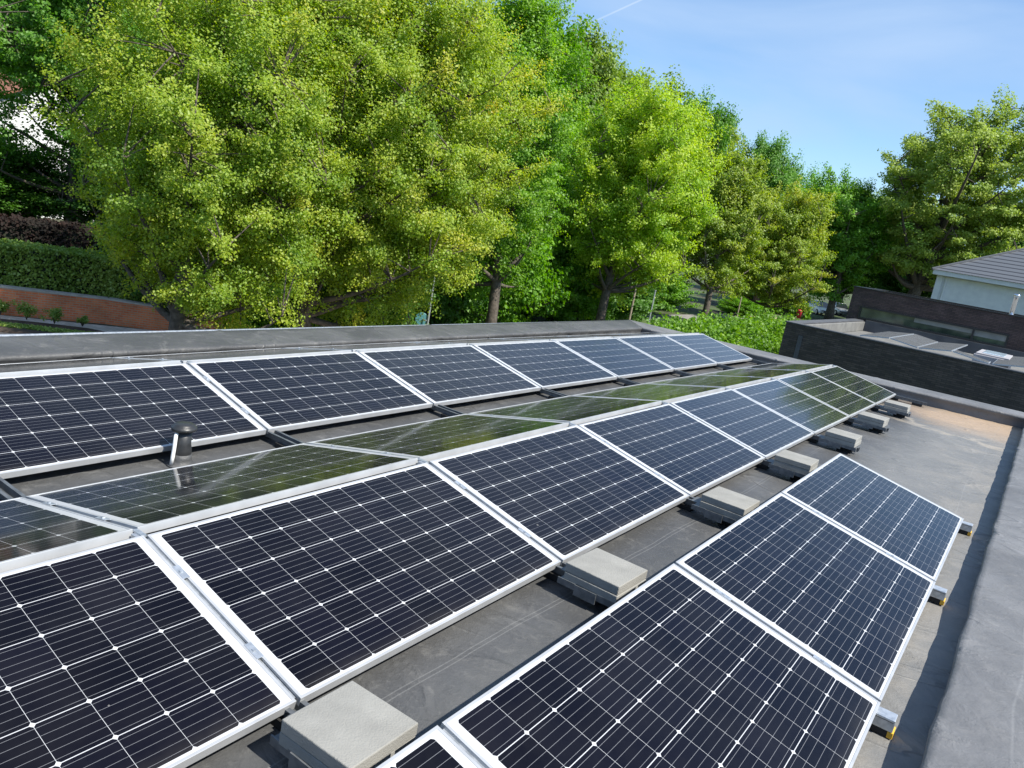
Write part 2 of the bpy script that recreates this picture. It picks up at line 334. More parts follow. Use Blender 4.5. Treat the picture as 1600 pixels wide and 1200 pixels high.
# ------------------------------------------------------------------ foliage
def leaves_mesh(name, cen, rad, cnt, size, flat=.6, up=.5, hue=None, out_c=None, spray=0.0, hj=.13):
    N = len(cen); idx = np.repeat(np.arange(N), cnt)
    n = len(idx)
    g = RNG.normal(size=(n, 3)); ln = np.linalg.norm(g, axis=1, keepdims=True)
    g = g / ln * np.minimum(np.abs(RNG.normal(.62, .28, size=(n, 1))), 1.02)
    r = rad[idx][:, None] if np.ndim(rad) else rad
    og = g * np.array([1, 1, flat])
    if spray and out_c is not None:      # stretch every clump along its own twig, so it reads as a spray and not a ball
        dv = (cen - out_c) * np.array([1, 1, .55]); dv /= np.linalg.norm(dv, axis=1, keepdims=True) + 1e-6
        dv = dv + np.array([0, 0, .45]) + RNG.normal(0, .35, dv.shape); dv /= np.linalg.norm(dv, axis=1, keepdims=True)
        d_ = dv[idx]; al = (g * d_).sum(1, keepdims=True)
        og = (og - d_ * (og * d_).sum(1, keepdims=True)) * (1 - .42 * spray) * (1 - .28 * al) + d_ * al * (1 + .55 * spray)
    p = cen[idx] + og * r
    nr = RNG.normal(size=(n, 3)) * .65 + np.array([up * .75, -up * .15, up]) + g * .55
    if out_c is not None:
        oc = p - out_c; oc /= np.linalg.norm(oc, axis=1, keepdims=True) + 1e-6; nr += oc * .35
    nr /= np.linalg.norm(nr, axis=1, keepdims=True)
    t = np.cross(nr, RNG.normal(size=(n, 3))); t /= np.linalg.norm(t, axis=1, keepdims=True); b = np.cross(nr, t)
    s = size * RNG.uniform(.6, 1.35, size=(n, 1))
    fold = nr * s * RNG.uniform(-.05, .22, size=(n, 1))
    V = np.empty((n, 4, 3)); V[:, 0] = p - t * s * .5; V[:, 1] = p + b * s * .40 + fold + t * s * .08; V[:, 2] = p + t * s * .55; V[:, 3] = p - b * s * .40 + fold + t * s * .08
    me = bpy.data.meshes.new(name)
    me.vertices.add(4 * n); me.vertices.foreach_set('co', V.reshape(-1).astype(np.float32))
    me.loops.add(4 * n); me.loops.foreach_set('vertex_index', np.arange(4 * n, dtype=np.int32))
    me.polygons.add(n); me.polygons.foreach_set('loop_start', np.arange(0, 4 * n, 4, dtype=np.int32))
    a = me.attributes.new('hue', 'FLOAT', 'FACE')
    h = (hue[idx] if hue is not None else .4) + RNG.normal(0, hj, n)
    a.data.foreach_set('value', np.clip(h, 0, 1).astype(np.float32))
    me.update(calc_edges=True); me.validate()
    return me

def crown_points(cc, rx, ry, rz, n, seed, lump=.34, cone=0.0, inner=.38):
    rs = np.random.default_rng(seed); P = []
    off = Vector((seed * 3.7, seed * 1.3, 0))
    while len(P) < n:
        d = rs.normal(size=3); d /= np.linalg.norm(d)
        k = .84 + lump * noise.noise(Vector(d) * 1.9 + off) + lump * .55 * noise.noise(Vector(d) * 4.3 + off)
        u = max(rs.random() ** inner, .12) * k
        q = d * u
        if cone: 
            f = 1 - cone * max(q[2], -.5); q[0] *= f; q[1] *= f
        P.append((cc[0] + q[0] * rx, cc[1] + q[1] * ry, cc[2] + q[2] * rz))
    return np.array(P)

def bez(a, b, c, n):
    return [a * (1 - t) ** 2 + b * 2 * t * (1 - t) + c * t * t for t in np.linspace(0, 1, n)]

def tree(name, label, base, cc, r, leafm, barkm=M_bark, nclu=200, cnt=120, size=.12, crad=.7, seed=1, trad=.2, nlimb=22, twigs=True,
         flat=.6, cone=0.0, hue0=.42, tip=0.0, lump=.34, group='trees behind the roof', low=None, cat='tree', inner=.38, hsp=.13, spray=.8):
    """base: trunk foot; cc: crown centre; r: (rx, ry, rz). Built at its own origin at the trunk foot."""
    root = thing(name, label, cat, base, (0, 0, 0), group)
    B = np.array(base); c = np.array(cc) - B; rx, ry, rz = r
    P = crown_points(c, rx, ry, rz, nclu, seed, lump, cone, inner)
    P = P[P[:, 2] > (low if low is not None else .6)]
    rs = np.random.default_rng(seed + 99)
    # trunk
    top = np.array([c[0] * .9, c[1] * .9, c[2] + rz * .62]); tr = MB(); k = 9
    tp = []
    for i in range(k):
        t = i / (k - 1); w = np.array([math.sin(seed + i * 1.7), math.cos(seed * 2 + i * 1.3), 0]) * .10 * rx * .5 * t * (1 - t) * 2
        tp.append(np.array([top[0] * t ** 1.6, top[1] * t ** 1.6, top[2] * t]) + w)
    trr = [trad * (1.25 if i == 0 else 1) * (1 - .86 * (i / (k - 1))) for i in range(k)]
    tr.tube(tp, trr, 9)
    tz = np.array([q[2] for q in tp]); tp_a = np.array(tp)
    def trunk_at(z):
        z = min(max(z, 0), tz[-1]); return np.array([np.interp(z, tz, tp_a[:, j]) for j in range(3)])
    # limbs to spread-out targets
    dn = (P - c) / np.array(r); far = np.linalg.norm(dn, axis=1); order = [int(np.argmax(far))]
    dist = np.linalg.norm(P - P[order[0]], axis=1)
    for _ in range(min(nlimb, len(P)) - 1):
        j = int(np.argmax(dist * (.4 + far))); order.append(j); dist = np.minimum(dist, np.linalg.norm(P - P[j], axis=1))
    LP = []
    for j in order:
        q = P[j]; hd = math.hypot(q[0] - c[0], q[1] - c[1])
        z0 = max(min(q[2] - hd * rs.uniform(.45, 1.0), tz[-1] * .95), min(tz[-1] * .24, max(c[2] - rz * .8, .8)))
        a = trunk_at(z0); mid = (a + q) / 2 + np.array([0, 0, -.10 * hd]) + rs.normal(size=3) * .05 * rx
        bz = bez(a, mid, q, 8); r0 = max(trad * (.52 - .35 * z0 / tz[-1]), .02)
        tr.tube(bz, [r0 * (1 - .88 * i / 7) for i in range(8)], 6, False); LP += bz[2:]
    LP = np.array(LP)
    if twigs:
        for q in P:
            j = int(np.argmin(np.linalg.norm(LP - q, axis=1) + .3 * np.maximum(LP[:, 2] - q[2], 0))); a = LP[j]
            mid = (a + q) / 2 + np.array([0, 0, .06]); w = .010 + .0016 * trad * 40
            tr.tube(bez(a, mid, q, 4), [w, w * .8, w * .6, w * .35], 4, False)
    tr.build('trunk', barkm, root, True)
    hue = hue0 + RNG.normal(0, hsp, len(P)) * .8
    if tip: hue = hue + tip * np.clip((np.linalg.norm((P - c) / np.array(r), axis=1) - .55) * 2, 0, 1) * RNG.random(len(P))
    cr = crad * RNG.uniform(.65, 1.3, len(P))
    cn = np.maximum((cnt * (cr / crad) ** 1.7).astype(int), 6)
    link_mesh('crown', leaves_mesh('crown', P, cr, cn, size, flat, .55, hue, c, spray, .075), leafm, root)
    return root

GZ = -3.2
T_ROW = 'street trees in a row beyond the roof'
T_BACK = 'taller woodland trees behind the street trees'
# ------------------------------------------------------------------ ground
def ground_mat():
    M = mat('ground_cover', (.05, .06, .02), .95); t = M.node_tree; b = t.nodes['Principled BSDF']
    tc = nn(t, 'ShaderNodeTexCoord')
    def noi(s, d=6):
        n = nn(t, 'ShaderNodeTexNoise'); n.inputs['Scale'].default_value = s; n.inputs['Detail'].default_value = d; lk(t, tc.outputs['Object'], n.inputs[0]); return n.outputs[0]
    r = nn(t, 'ShaderNodeValToRGB'); r.color_ramp.elements[0].color = (.045, .04, .025, 1); r.color_ramp.elements[1].color = (.06, .10, .022, 1)
    r.color_ramp.elements[0].position = .4; r.color_ramp.elements[1].position = .6
    lk(t, noi(.35), r.inputs[0]); lk(t, r.outputs[0], b.inputs['Base Color'])
    bp = nn(t, 'ShaderNodeBump'); bp.inputs['Strength'].default_value = .8; bp.inputs['Distance'].default_value = .06; lk(t, noi(18), bp.inputs['Height']); lk(t, bp.outputs[0], b.inputs['Normal'])
    return M
g = MB(); g.add([(-900, -500, GZ), (900, -500, GZ), (900, 1200, GZ), (-900, 1200, GZ)], [(0, 1, 2, 3)])
structure(g.build('ground', ground_mat()))
structure(poly_mesh([(-12.2, -40), (-6.5, -40), (-6.5, 120), (-12.2, 120)], GZ - .05, GZ + .004).build('road', M_asph))
M_pave = brick('paving', (.62, .57, .49), (.70, .65, .57), (.45, .42, .37), bw=.2, rh=.1, ms=.006)
t = M_pave.node_tree
for l in list(t.links):
    if l.to_node.type == 'COMBXYZ': t.links.remove(l)
sx_ = [n for n in t.nodes if n.type == 'SEPXYZ'][0]; cb_ = [n for n in t.nodes if n.type == 'COMBXYZ'][0]
t.links.new(sx_.outputs[0], cb_.inputs[0]); t.links.new(sx_.outputs[1], cb_.inputs[1])
structure(poly_mesh([(-22, -7.2), (-12.3, -7.2), (-12.3, 3.2), (-15.2, 3.2), (-21.4, -5.9)], GZ - .05, GZ + .008).build('paved_driveway', M_pave))
structure(poly_mesh([(-19.8, -9), (-12.25, -9), (-12.25, -2.2), (-17.72, -2.50), (-17.8, -3.9), (-18.35, -5.2), (-19.5, -7.2)], GZ - .05, GZ + .012).build('parking_asphalt', M_asph))
structure(poly_mesh([(-17.70, -2.45), (-17.75, -3.97), (-18.3, -5.15), (-19.6, -7.4), (-20.9, -6.4), (-19.75, -4.55), (-19.2, -3.72), (-18.45, -2.85)], GZ - .05, GZ + .04).build('planting_bed_soil', M_soil))
M_sand = noisy('sandy_path', (.30, .23, .16), (.40, .32, .23), 1.2, .95, .5, 30)
structure(poly_mesh([(-21, 52.5), (-12.8, 50.5), (-12.8, 56), (-17, 60), (-22, 59)], GZ - .05, GZ + .016).build('sandy_path', M_sand))
M_gpath = noisy('grey_path', (.17, .16, .16), (.24, .23, .22), 1.5, .95, .3, 40)
structure(poly_mesh([(-19.6, 33), (-17.9, 32.5), (-16.8, 50.4), (-19.8, 52)], GZ - .05, GZ + .012).build('grey_path', M_gpath))

# ------------------------------------------------------------------ our building: roof, parapets
def crown_z(y):
    y = max(y, -15.0); s = (y + 6) / 6
    return .0364 * (1 - s * s) - .0208 * (s - s ** 3)
bld = thing('flat_roofed_building', 'long flat-roofed building with a dark membrane roof that carries the rows of panels', 'building', (0, 0, GZ))
def at_b(b): b.v = [(x, y, z - GZ) for x, y, z in b.v]; return b
rb = MB(); xs = np.concatenate([np.arange(-4.0, .9, .08), np.arange(.9, 3.2, .034)]); ys = np.arange(-17.0, .60, .036)
V = []
FINE = True
for y in ys:
    for x in xs:
        z = crown_z(y)
        # lazy wrinkles of the loose membrane, strongest in the open strip on the right
        w = .35 + .65 * min(max((x - 1.3) / .8, 0), 1)
        q = Vector((x * 1.3 + y * .5, y * 1.5 - x * .4, 0))
        rdg = 1 - abs(noise.noise(q * 1.1)) * 2
        q2 = Vector((x * 2.2 + .6 * noise.noise(Vector((x * .8, y * .8, 3))), y * 3.4 + x * 1.1, 2.2))
        r2 = 1 - abs(noise.noise(q2 * .75)) * 2
        z += w * (.011 * noise.noise(q * .9) + .007 * max(rdg - .72, 0) * 3.2 + .004 * noise.noise(q * 3.1) + .012 * max(r2 - .74, 0) * 3.0 * max(noise.noise(q * .7 + Vector((9, 3, 1))) + .35, 0))
        V.append((x, y, z))
nx_, ny_ = len(xs), len(ys)
rb.add(V, [(j * nx_ + i, j * nx_ + i + 1, (j + 1) * nx_ + i + 1, (j + 1) * nx_ + i) for j in range(ny_ - 1) for i in range(nx_ - 1)])
o = at_b(rb).build('roof_membrane', M_roof, bld, True); o.location = (0, 0, 0)
def parapet(a, b, ia, ib, ha, hb, seed, n):
    """strip from outer line a->b and inner line ia->ib (xy), heights ha->hb; rounded wrinkled lips"""
    p = MB(); rings = []
    for k in range(n + 1):
        t = k / n; O = np.array(a) * (1 - t) + np.array(b) * t; I = np.array(ia) * (1 - t) + np.array(ib) * t; h = ha * (1 - t) + hb * t
        d = (O - I); w = np.linalg.norm(d); d /= w; s = t * np.linalg.norm(np.array(b) - np.array(a))
        def N(f, o): return noise.noise(Vector((s * f, o * 7.3, seed * 5.1)))
        lip = .012 * N(3.5, 1) + .02 * max(N(6, 2) - .25, 0); z0 = -.14
        lap = .007 if abs((s + seed * 1.37) % 3.3 - .9) < .05 else 0.0; h += lap
        prof = [(.004 * N(4, 8), z0), (.01 + .008 * N(3, 3), h * .35), (.012 + .006 * N(5, 4), h - .065), (-.012 - lip, h - .045), (-.018 - lip, h - .022), (-.008 - lip * .6, h - .006), (.02, h),
                (w * .3, h + .006 * N(1.3, 5)), (w * .55, h + .004 + .006 * N(1.7, 6)), (w * .8, h + .005 * N(1.6, 7)), (w - .02, h + .004), (w, h - .012), (w + .004, h - .05), (w + .004, -.5)]
        rings.append([(I[0] + d[0] * u, I[1] + d[1] * u, z) for u, z in prof])
    m_ = len(rings[0]); V = [v for r in rings for v in r]
    p.add(V, [(k * m_ + i, k * m_ + i + 1, (k + 1) * m_ + i + 1, (k + 1) * m_ + i) for k in range(n) for i in range(m_ - 1)])
    p.add(rings[0], [tuple(range(m_))]); p.add(rings[-1], [tuple(range(m_ - 1, -1, -1))])
    return at_b(p)
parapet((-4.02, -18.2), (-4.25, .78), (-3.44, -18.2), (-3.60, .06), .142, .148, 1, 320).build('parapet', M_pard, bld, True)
parapet((-4.25, .752), (3.40, .955), (-3.60, .035), (2.77, .32), .152, .186, 2, 130).build('parapet', M_par, bld, True)
parapet((3.42, -18.2), (3.42, .93), (2.73, -18.2), (2.74, .30), .186, .182, 3, 320).build('parapet', M_par, bld, True)
M_dbrick = brick('dark_brick', (.050, .045, .045), (.075, .062, .058), (.028, .027, .027), bw=.24, rh=.055, ms=.006)
wb = MB(); wb.box(-4.235, 3.40, -18.2, .74, GZ, -.16); at_b(wb).build('wall', M_dbrick, bld)
eb = MB()
for (x0, y0, x1, y1) in ((-4.262, -18.2, -4.262, .80), (-4.262, .80, 3.43, .985)):
    eb.tube([(x0, y0, .10), (x1, y1, .13)], .012, 6)
at_b(eb).build('edge_trim', M_galv, bld)

# ------------------------------------------------------------------ solar panels
P, TILT, ZL = 1.70, .2203, .0955
ct, st = math.cos(TILT), math.sin(TILT)
def make_panel(label, group):
    r = thing('solar_panel', label, 'solar panel', group=group)
    L, Wd, H, lip = 1.682, 1.0, .036, .011
    f = MB(); hl = L / 2
    f.box(-Wd, -Wd + lip, -hl, hl, -H, 0); f.box(-lip, 0, -hl, hl, -H, 0)
    f.box(-Wd + lip, -lip, -hl, -hl + lip, -H, 0); f.box(-Wd + lip, -lip, hl - lip, hl, -H, 0)
    # inward bottom flanges
    f.box(-Wd + lip, -Wd + .03, -hl + lip, hl - lip, -H, -H + .002); f.box(-.03, -lip, -hl + lip, hl - lip, -H, -H + .002)
    f.build('frame', M_alu, r, bevel=.0012)
    g_ = MB(); g_.box(-Wd + lip, -lip, -hl + lip, hl - lip, -.0065, -.0018); g_.build('cell_glass', M_solar, r)
    j = MB(); j.box(-.80, -.72, -.06, .06, -.026, -.0067); j.build('junction_box', M_black, r)
    return r
ORD = ['first', 'second', 'third', 'fourth', 'fifth', 'sixth', 'seventh', 'eighth', 'ninth']
ROWS = [('A2', -2.348 - .073 - ct, PI, ZL, 'hidden far slope beside the left parapet', -.0535, 9, 'panels on the back slope beside the left parapet'),
        ('A1', -2.348 + ct, 0, ZL, 'farthest row facing the camera', -.0535, 9, 'panels of the farthest front-facing row'),
        ('B2', -.073 - ct, PI, ZL, 'dark back slope of the middle row', 0, 9, 'panels on the back slope of the middle double row'),
        ('B1', ct, 0, ZL, 'front slope of the middle row', 0, 9, 'panels on the front slope of the middle double row'),
        ('C1', 1.5485 + math.cos(.2166), 0, .1045, 'short front row', -6.775, 4, 'panels of the short front row')]
proto = None
for key, xl, rz, zl, desc, y0, n, grp in ROWS:
    for k in range(n):
        yc = y0 - (k + .5) * P
        z0, z1 = crown_z(yc - P / 2), crown_z(yc + P / 2)
        sl = (z1 - z0) / P
        lab = 'solar panel ' + ('at the far end' if k == 0 else ORD[k] + ' from the far end') + ', ' + desc
        tl = .2166 if key == 'C1' else TILT
        yaw = .0022 * math.sin(k * 2.3 + xl)
        rot = (Matrix.Rotation(math.atan(sl), 4, 'X') @ Matrix.Rotation(rz + yaw, 4, 'Z') @ Matrix.Rotation(tl + .002 * math.sin(k * 3.1 + xl * 5), 4, 'Y')).to_euler()
        loc = (xl, yc, zl + (z0 + z1) / 2)
        if proto is None:
            proto = make_panel(lab, grp); proto.location = loc; proto.rotation_euler = rot
        else:
            dup(proto, loc, rot, lab, grp)

# ------------------------------------------------------------------ mounting rails across the roof under every seam
def slope_pt(xl, tl, sgn, u, zl):  # point on panel top surface, u metres up from the low edge; sgn -1 when the slope rises toward -x
    return xl + sgn * math.cos(tl) * u, zl + math.sin(tl) * u
for k in range(0, 9):
    y = -k * P; zc = crown_z(y)
    has_c = 4 <= k <= 8
    xr = 2.59 if has_c else 1.43
    r = thing('mounting_rail', ('steel mounting rail under ' + ('the far end of the panel rows' if k == 0 else 'the ' + ORD[k - 1] + ' panel seam from the far end')),
              'mounting rail', (0, y, zc), group='mounting rails under the panel seams')
    b = MB()
    yy = -.012 if k else -.03
    for x0, x1 in ((-3.42, xr),):
        b.box(x0, x1, yy - .026, yy - .022, .036, .080); b.box(x0, x1, yy + .022, yy + .026, .036, .080); b.box(x0, x1, yy - .022, yy + .022, .036, .040)
        b.box(x0, x1, yy - .040, yy - .026, .076, .080); b.box(x0, x1, yy + .026, yy + .040, .076, .080)
    b.build('rail_channel', M_rail, r)
    for x in (-3.2, -1.9, -1.2, -.1, .95, 1.3):
        pd = MB(); pd.box(x - .07, x + .07, yy - .05, yy + .05, .0, .0355); pd.build('rubber_pad', M_rubber, r)
    if has_c:
        e = MB(); e.box(2.44, 2.595, yy - .034, yy + .034, .032, .086); e.build('rail_end_bracket', M_galv, r, bevel=.003)
        e = MB(); e.box(2.40, 2.578, yy - .032, yy + .032, .004, .0315); e.build('rubber_pad', M_rubber, r, bevel=.002)
        e = MB(); e.box(2.578, 2.60, yy - .033, yy + .033, .004, .0315); e.build('yellow_pad', M_yellow, r, bevel=.002)
    # sloped channels in the seams, clamps, ridge posts
    slopes = [(-2.348 - .073 - ct, TILT, 1, ZL, -.0535), (-2.348 + ct, TILT, -1, ZL, -.0535), (-.073 - ct, TILT, 1, ZL, 0), (ct, TILT, -1, ZL, 0)]
    if has_c: slopes.append((1.5485 + math.cos(.2166), .2166, -1, .1045, .025))
    for si, (xl, tl, sg, zl, dy) in enumerate(slopes):
        Mx = Matrix.Translation((xl, dy, zl)) @ Matrix.Rotation(-sg * tl, 4, 'Y')
        x0, x1 = sorted((sg * .02, sg * .985)); ch = MB()
        ch.box(x0, x1, -.026, .026, -.052, -.0375, Mx)
        inner_seam = k > 0 and not (si == 4 and k == 4)
        if inner_seam: ch.box(x0, x1, -.0062, .0062, -.0385, -.012, Mx)
        ch.build('sloped_channel', M_galv, r)
        if not inner_seam: continue
        for a, c_ in ((.22, .30), (.70, .78)):
            cl = MB(); u0, u1 = sorted((sg * a, sg * c_))
            cl.box(u0, u1, -.0145, .0145, .0006, .0026, Mx); cl.box((u0 + u1) / 2 - .006, (u0 + u1) / 2 + .006, -.006, .006, .0029, .0075, Mx)
            cl.build('panel_clamp', M_galv, r)
    for xr_ in (-2.384, -.0365):
        po = MB()
        po.box(xr_ - .018, xr_ + .018, yy - .018, yy + .018, .0805, ZL + st - .0115); po.box(xr_ - .036, xr_ + .036, -.014, .006, ZL + st - .012, ZL + st - .004)
        po.build('ridge_post', M_galv, r)
    if has_c:
        po = MB(); po.box(1.53, 1.56, yy - .018, yy + .018, .0805, .1045 + math.sin(.2166) - .05); po.build('ridge_post', M_galv, r)
    if 1 <= k <= 8:
        tr_ = MB(); tr_.box(1.01, 1.43, yy - .060, yy + .060, .0815, .0865); tr_.box(1.06, 1.42, yy - .166, yy - .160, .066, .098)
        tr_.box(1.16, 1.28, yy - .172, yy - .160, .045, .098); tr_.box(1.06, 1.42, yy - .160, yy - .06, .0825, .0865); tr_.box(1.06, 1.42, yy + .060, yy + .155, .0825, .0865)
        tr_.box(1.405, 1.425, yy - .15, yy - .12, .05, .0865)
        tr_.build('ballast_tray', M_rail, r)

# concrete ballast pavers, two per tray
def paver(seed):
    b = MB(); n = 6; s = .15
    b.box(-s, s, -s, s, 0, .046)
    return b
first = None
near = ['', 'the farthest tray', 'the second tray from the far end', 'the third tray from the far end', 'the fourth tray from the far end', 'the fifth tray from the far end, behind the short row', 'the tray by the second nearest panel seam', 'the nearest tray at the bottom of the photo', 'a tray below the photo edge']
for k in range(1, 8):
    for lv in range(2):
        y = -k * P + (-.015 + .012 * math.sin(k * 5.1 + lv * .3)); x = 1.245 + .012 * math.sin(k * 2.7 + lv * .35)
        z = crown_z(y) + .0885 + lv * .0475
        lab = ('upper' if lv else 'lower') + ' grey concrete paver on ' + near[k]
        rz = .03 * math.sin(k * 1.9 + lv * .5)
        if first is None:
            first = paver(1).build('concrete_paver', M_block, bevel=.004); tag(first, lab, 'paver', 'concrete pavers stacked as ballast'); q = first
        else:
            q = first.copy(); COL.objects.link(q); q['label'] = lab
        q.location = (x, y, z); q.rotation_euler = (0, 0, rz)

# ------------------------------------------------------------------ vent pipe and its cable
vx, vy = -1.285, -10.93; vz = crown_z(vy)
v = thing('vent_pipe', 'short black roof vent pipe with a wide round cap between the panel rows', 'vent pipe', (vx, vy, vz))
b = MB(); b.lathe([(.085, .0), (.082, .005), (.060, .014), (.056, .04), (.054, .07)], 28); b.build('flashing', M_roof, v, True)
b = MB(); b.lathe([(.053, .02), (.052, .10), (.046, .13), (.045, .225)], 28); b.build('pipe', M_black, v, True)
b = MB(); b.lathe([(.046, .214), (.070, .218), (.074, .228), (.072, .238), (.060, .243), (.056, .252), (.045, .258), (.001, .260)], 32); b.build('cap', M_black, v, True)
b = MB()
b.tube([(.012, -.052, .205), (.016, -.060, .19), (.014, -.063, .12), (.010, -.066, .06), (.006, -.068, .012)], .0115, 10)
o = b.build('conduit', M_whitepl, None, True); o.location = (vx, vy, vz); tag(o, 'white plastic conduit running down the front of the black vent pipe', 'conduit')
b = MB(); pts = []
for i in range(60):
    yy = -14.6 + i * .25
    pts.append((-3.30 + .03 * math.sin(i * .7), yy, crown_z(yy) + .022))
b.tube(pts, .007, 6); o = b.build('cable', M_black, None, True); tag(o, 'thin black cable lying along the foot of the left parapet', 'cable')

# ------------------------------------------------------------------ black brick building beyond the far parapet
bb = thing('brick_building', 'low black brick building with a flat roof and set-back upper storey', 'building', (0, 12, GZ))
def at_bb(b): b.v = [(x, y - 12, z - GZ) for x, y, z in b.v]; return b
M_bbrick = brick('black_brick', (.048, .041, .039), (.10, .080, .072), (.036, .034, .033), bw=.25, rh=.06, ms=.008)
M_ubrick = brick('brown_black_brick', (.060, .042, .042), (.105, .070, .066), (.030, .026, .026), bw=.25, rh=.06, ms=.008)
M_gravel = noisy('pale_roofing', (.12, .12, .115), (.17, .17, .16), 2.5, .9, .3, 60)
M_droof = noisy('dark_roofing', (.055, .06, .07), (.085, .09, .10), 2, .8, .2, 40)
M_bframe = mat('black_window_frame', (.012, .013, .014), .35)
w = MB(); w.box(-4.22, 14, 12.0, 12.3, GZ, -.02); w.box(-4.22, -3.92, 12.3, 22.5, GZ, -.02); at_bb(w).build('wall', M_bbrick, bb)
w = MB(); w.box(-4.25, 14.03, 11.97, 12.33, -.018, .018); w.box(-4.25, -3.89, 12.33, 22.49, -.018, .018); at_bb(w).build('parapet_cap', M_droof, bb)
w = MB(); w.box(-3.92, 14, 12.3, 22.5, -.6, -.42); at_bb(w).build('roof', M_gravel, bb)
w = MB(); w.box(-3.915, -3.80, 12.34, 22.4, -.4195, -.03); at_bb(w).build('roof_upstand', M_gravel, bb, bevel=.02)
w = MB(); w.box(-4.62, 14, 22.5, 22.9, -.6, .06); w.box(-4.62, -4.17, 22.5, 22.9, .06, .60); w.box(1.42, 14, 22.5, 22.9, .06, .60); w.box(-4.62, 14, 22.5, 22.9, .60, 1.33)
w.box(-4.62, -4.3, 22.9, 29, GZ, 1.33); w.box(-4.3, 14, 28.7, 29, GZ, 1.33)
at_bb(w).build('upper_wall', M_ubrick, bb)
w = MB(); w.box(-4.66, 14.03, 22.46, 22.94, 1.332, 1.372); w.box(-4.66, -4.26, 22.94, 29.04, 1.332, 1.372); w.box(-4.26, 14.03, 28.66, 29.04, 1.332, 1.372); at_bb(w).build('upper_wall_cap', M_bframe, bb)
w = MB(); w.box(-4.3, 14, 22.9, 28.7, 1.12, 1.25); ur = at_bb(w).build('upper_roof', M_gravel, bb)
w = MB(); w.box(-3.79, 14, 22.36, 22.492, -.4195, .05); at_bb(w).build('flashing_strip', M_droof, bb)
fr = MB(); x0, x1, z0, z1 = -4.17, 1.42, .06, .60
fr.box(x0, x1, 22.46, 22.6, z0, z0 + .075); fr.box(x0, x1, 22.46, 22.6, z1 - .06, z1)
for x in (x0, .16, x1 - .07): fr.box(x, x + .07, 22.465, 22.595, z0 + .075, z1 - .06)
wn = at_bb(fr).build('strip_window', M_bframe, bb)
M_glass = mat('window_glass', (.02, .025, .025), .03, 0, .9)
M_gpale = noisy('glass_painted_pale_reflection', (.16, .18, .175), (.25, .27, .27), 1.3, .08, spec=.8)  # whitish reflection painted into the glass colour
M_ggreen = noisy('glass_painted_green_reflection', (.03, .045, .035), (.09, .12, .08), 1.6, .05, spec=.9)  # dark green reflection painted into the glass colour
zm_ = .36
for xa_, xb_, za_, zb_, mm in ((x0 + .07, -2.0, z0 + .075, z1 - .06, M_ggreen), (-2.0, .16, zm_, z1 - .06, M_gpale), (-2.0, .16, z0 + .075, zm_, M_ggreen), (.23, x1 - .07, zm_ - .06, z1 - .06, M_gpale), (.23, x1 - .07, z0 + .075, zm_ - .06, M_ggreen)):
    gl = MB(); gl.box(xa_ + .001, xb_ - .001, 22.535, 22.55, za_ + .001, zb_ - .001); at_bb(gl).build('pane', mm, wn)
sl = MB(); sl.box(-3.74, -3.60, 11.975, 12.06, -1.85, -.34); at_bb(sl).build('slit_window', noisy('slit_glass', (.035, .05, .065), (.05, .07, .09), 2, .1, spec=.8), bb)
# flue on the upper roof
M_steel = mat('polished_steel', (.75, .76, .78), .18, 1.0)
fl = thing('flue', 'polished steel flue pipe standing on the upper flat roof before the white house', 'flue', (1.2, 24.2, 1.25))
b = MB(); b.lathe([(.085, 0), (.085, .82), (.09, .83)], 24); b.build('pipe', M_steel, fl, True)
b = MB(); b.lathe([(.10, .84), (.12, .85), (.12, .93), (.09, .95)], 24); b.build('cap', M_steel, fl, True)
b = MB(); b.lathe([(.19, .0), (.19, .02), (.10, .10)], 24); b.build('base_flange', M_steel, fl, True)
# skylight on the lower roof
sk = thing('roof_skylight', 'square skylight box with a pale blue dome on the low black building roof', 'skylight', (1.42, 16.0, -.40))
M_frame_g = noisy('grey_upstand', (.30, .29, .30), (.38, .37, .38), 5, .6)
b = MB(); b.box(-.50, .50, -1.3, 1.3, 0, .48); b.box(-.46, .46, -1.2, 1.2, .48, .53); b.build('upstand', M_frame_g, sk, bevel=.01)
b = MB(); b.box(-.30, .30, -.85, .85, .532, .56); b.build('dome', mat('dome_plastic', (.50, .62, .72), .08, 0, .8), sk, bevel=.02)
# east-west panels on that roof
M_farcell = noisy('far_panel_glass', (.085, .088, .09), (.105, .108, .11), 3, .65, spec=.08)
FP = [(-2.05, .035, -1.22, .14), (-.40, .035, -1.18, .14), (-.36, .035, .50, .15), (1.50, .02, .54, .15), (1.58, .03, 2.4, .15)]
fp_labels = ['front left flat-roof solar panel on the black building, leftmost slope', 'solar panel on the black building roof sloping right from the first ridge', 'solar panel on the black building roof rising to the second ridge',
             'narrow solar panel on the black building roof descending beside the skylight', 'solar panel on the black building roof at the right edge of the photo']
for i, (xa, za, xb, zb) in enumerate(FP):
    for j in range(3 if i != 3 else 1):
        ya, yb = 12.42 + j * 1.68, 12.42 + j * 1.68 + 1.66
        if i == 3: ya, yb = 12.36, 13.2
        L = math.hypot(xb - xa, zb - za); a = math.atan2(zb - za, abs(xb - xa)); fl_ = xa > xb
        lab = fp_labels[i] + ('' if i == 3 else (', nearest one', ', middle one', ', farthest one')[j])
        s_ = thing('roof_solar_panel', lab, 'solar panel', (xa, yb if fl_ else ya, za + .02), (0, -a, PI if fl_ else 0), 'small panels on the black building roof')
        b = MB(); b.box(0, L, 0, yb - ya, -.035, 0); b.build('frame', M_galv, s_)
        b = MB(); n = 6
        for c in range(n): 
            b.box(.02, L - .02, .02 + c * (yb - ya - .04) / n + .012, .02 + (c + 1) * (yb - ya - .04) / n - .012, .001, .004)
        b.build('cell_glass', M_farcell, s_)

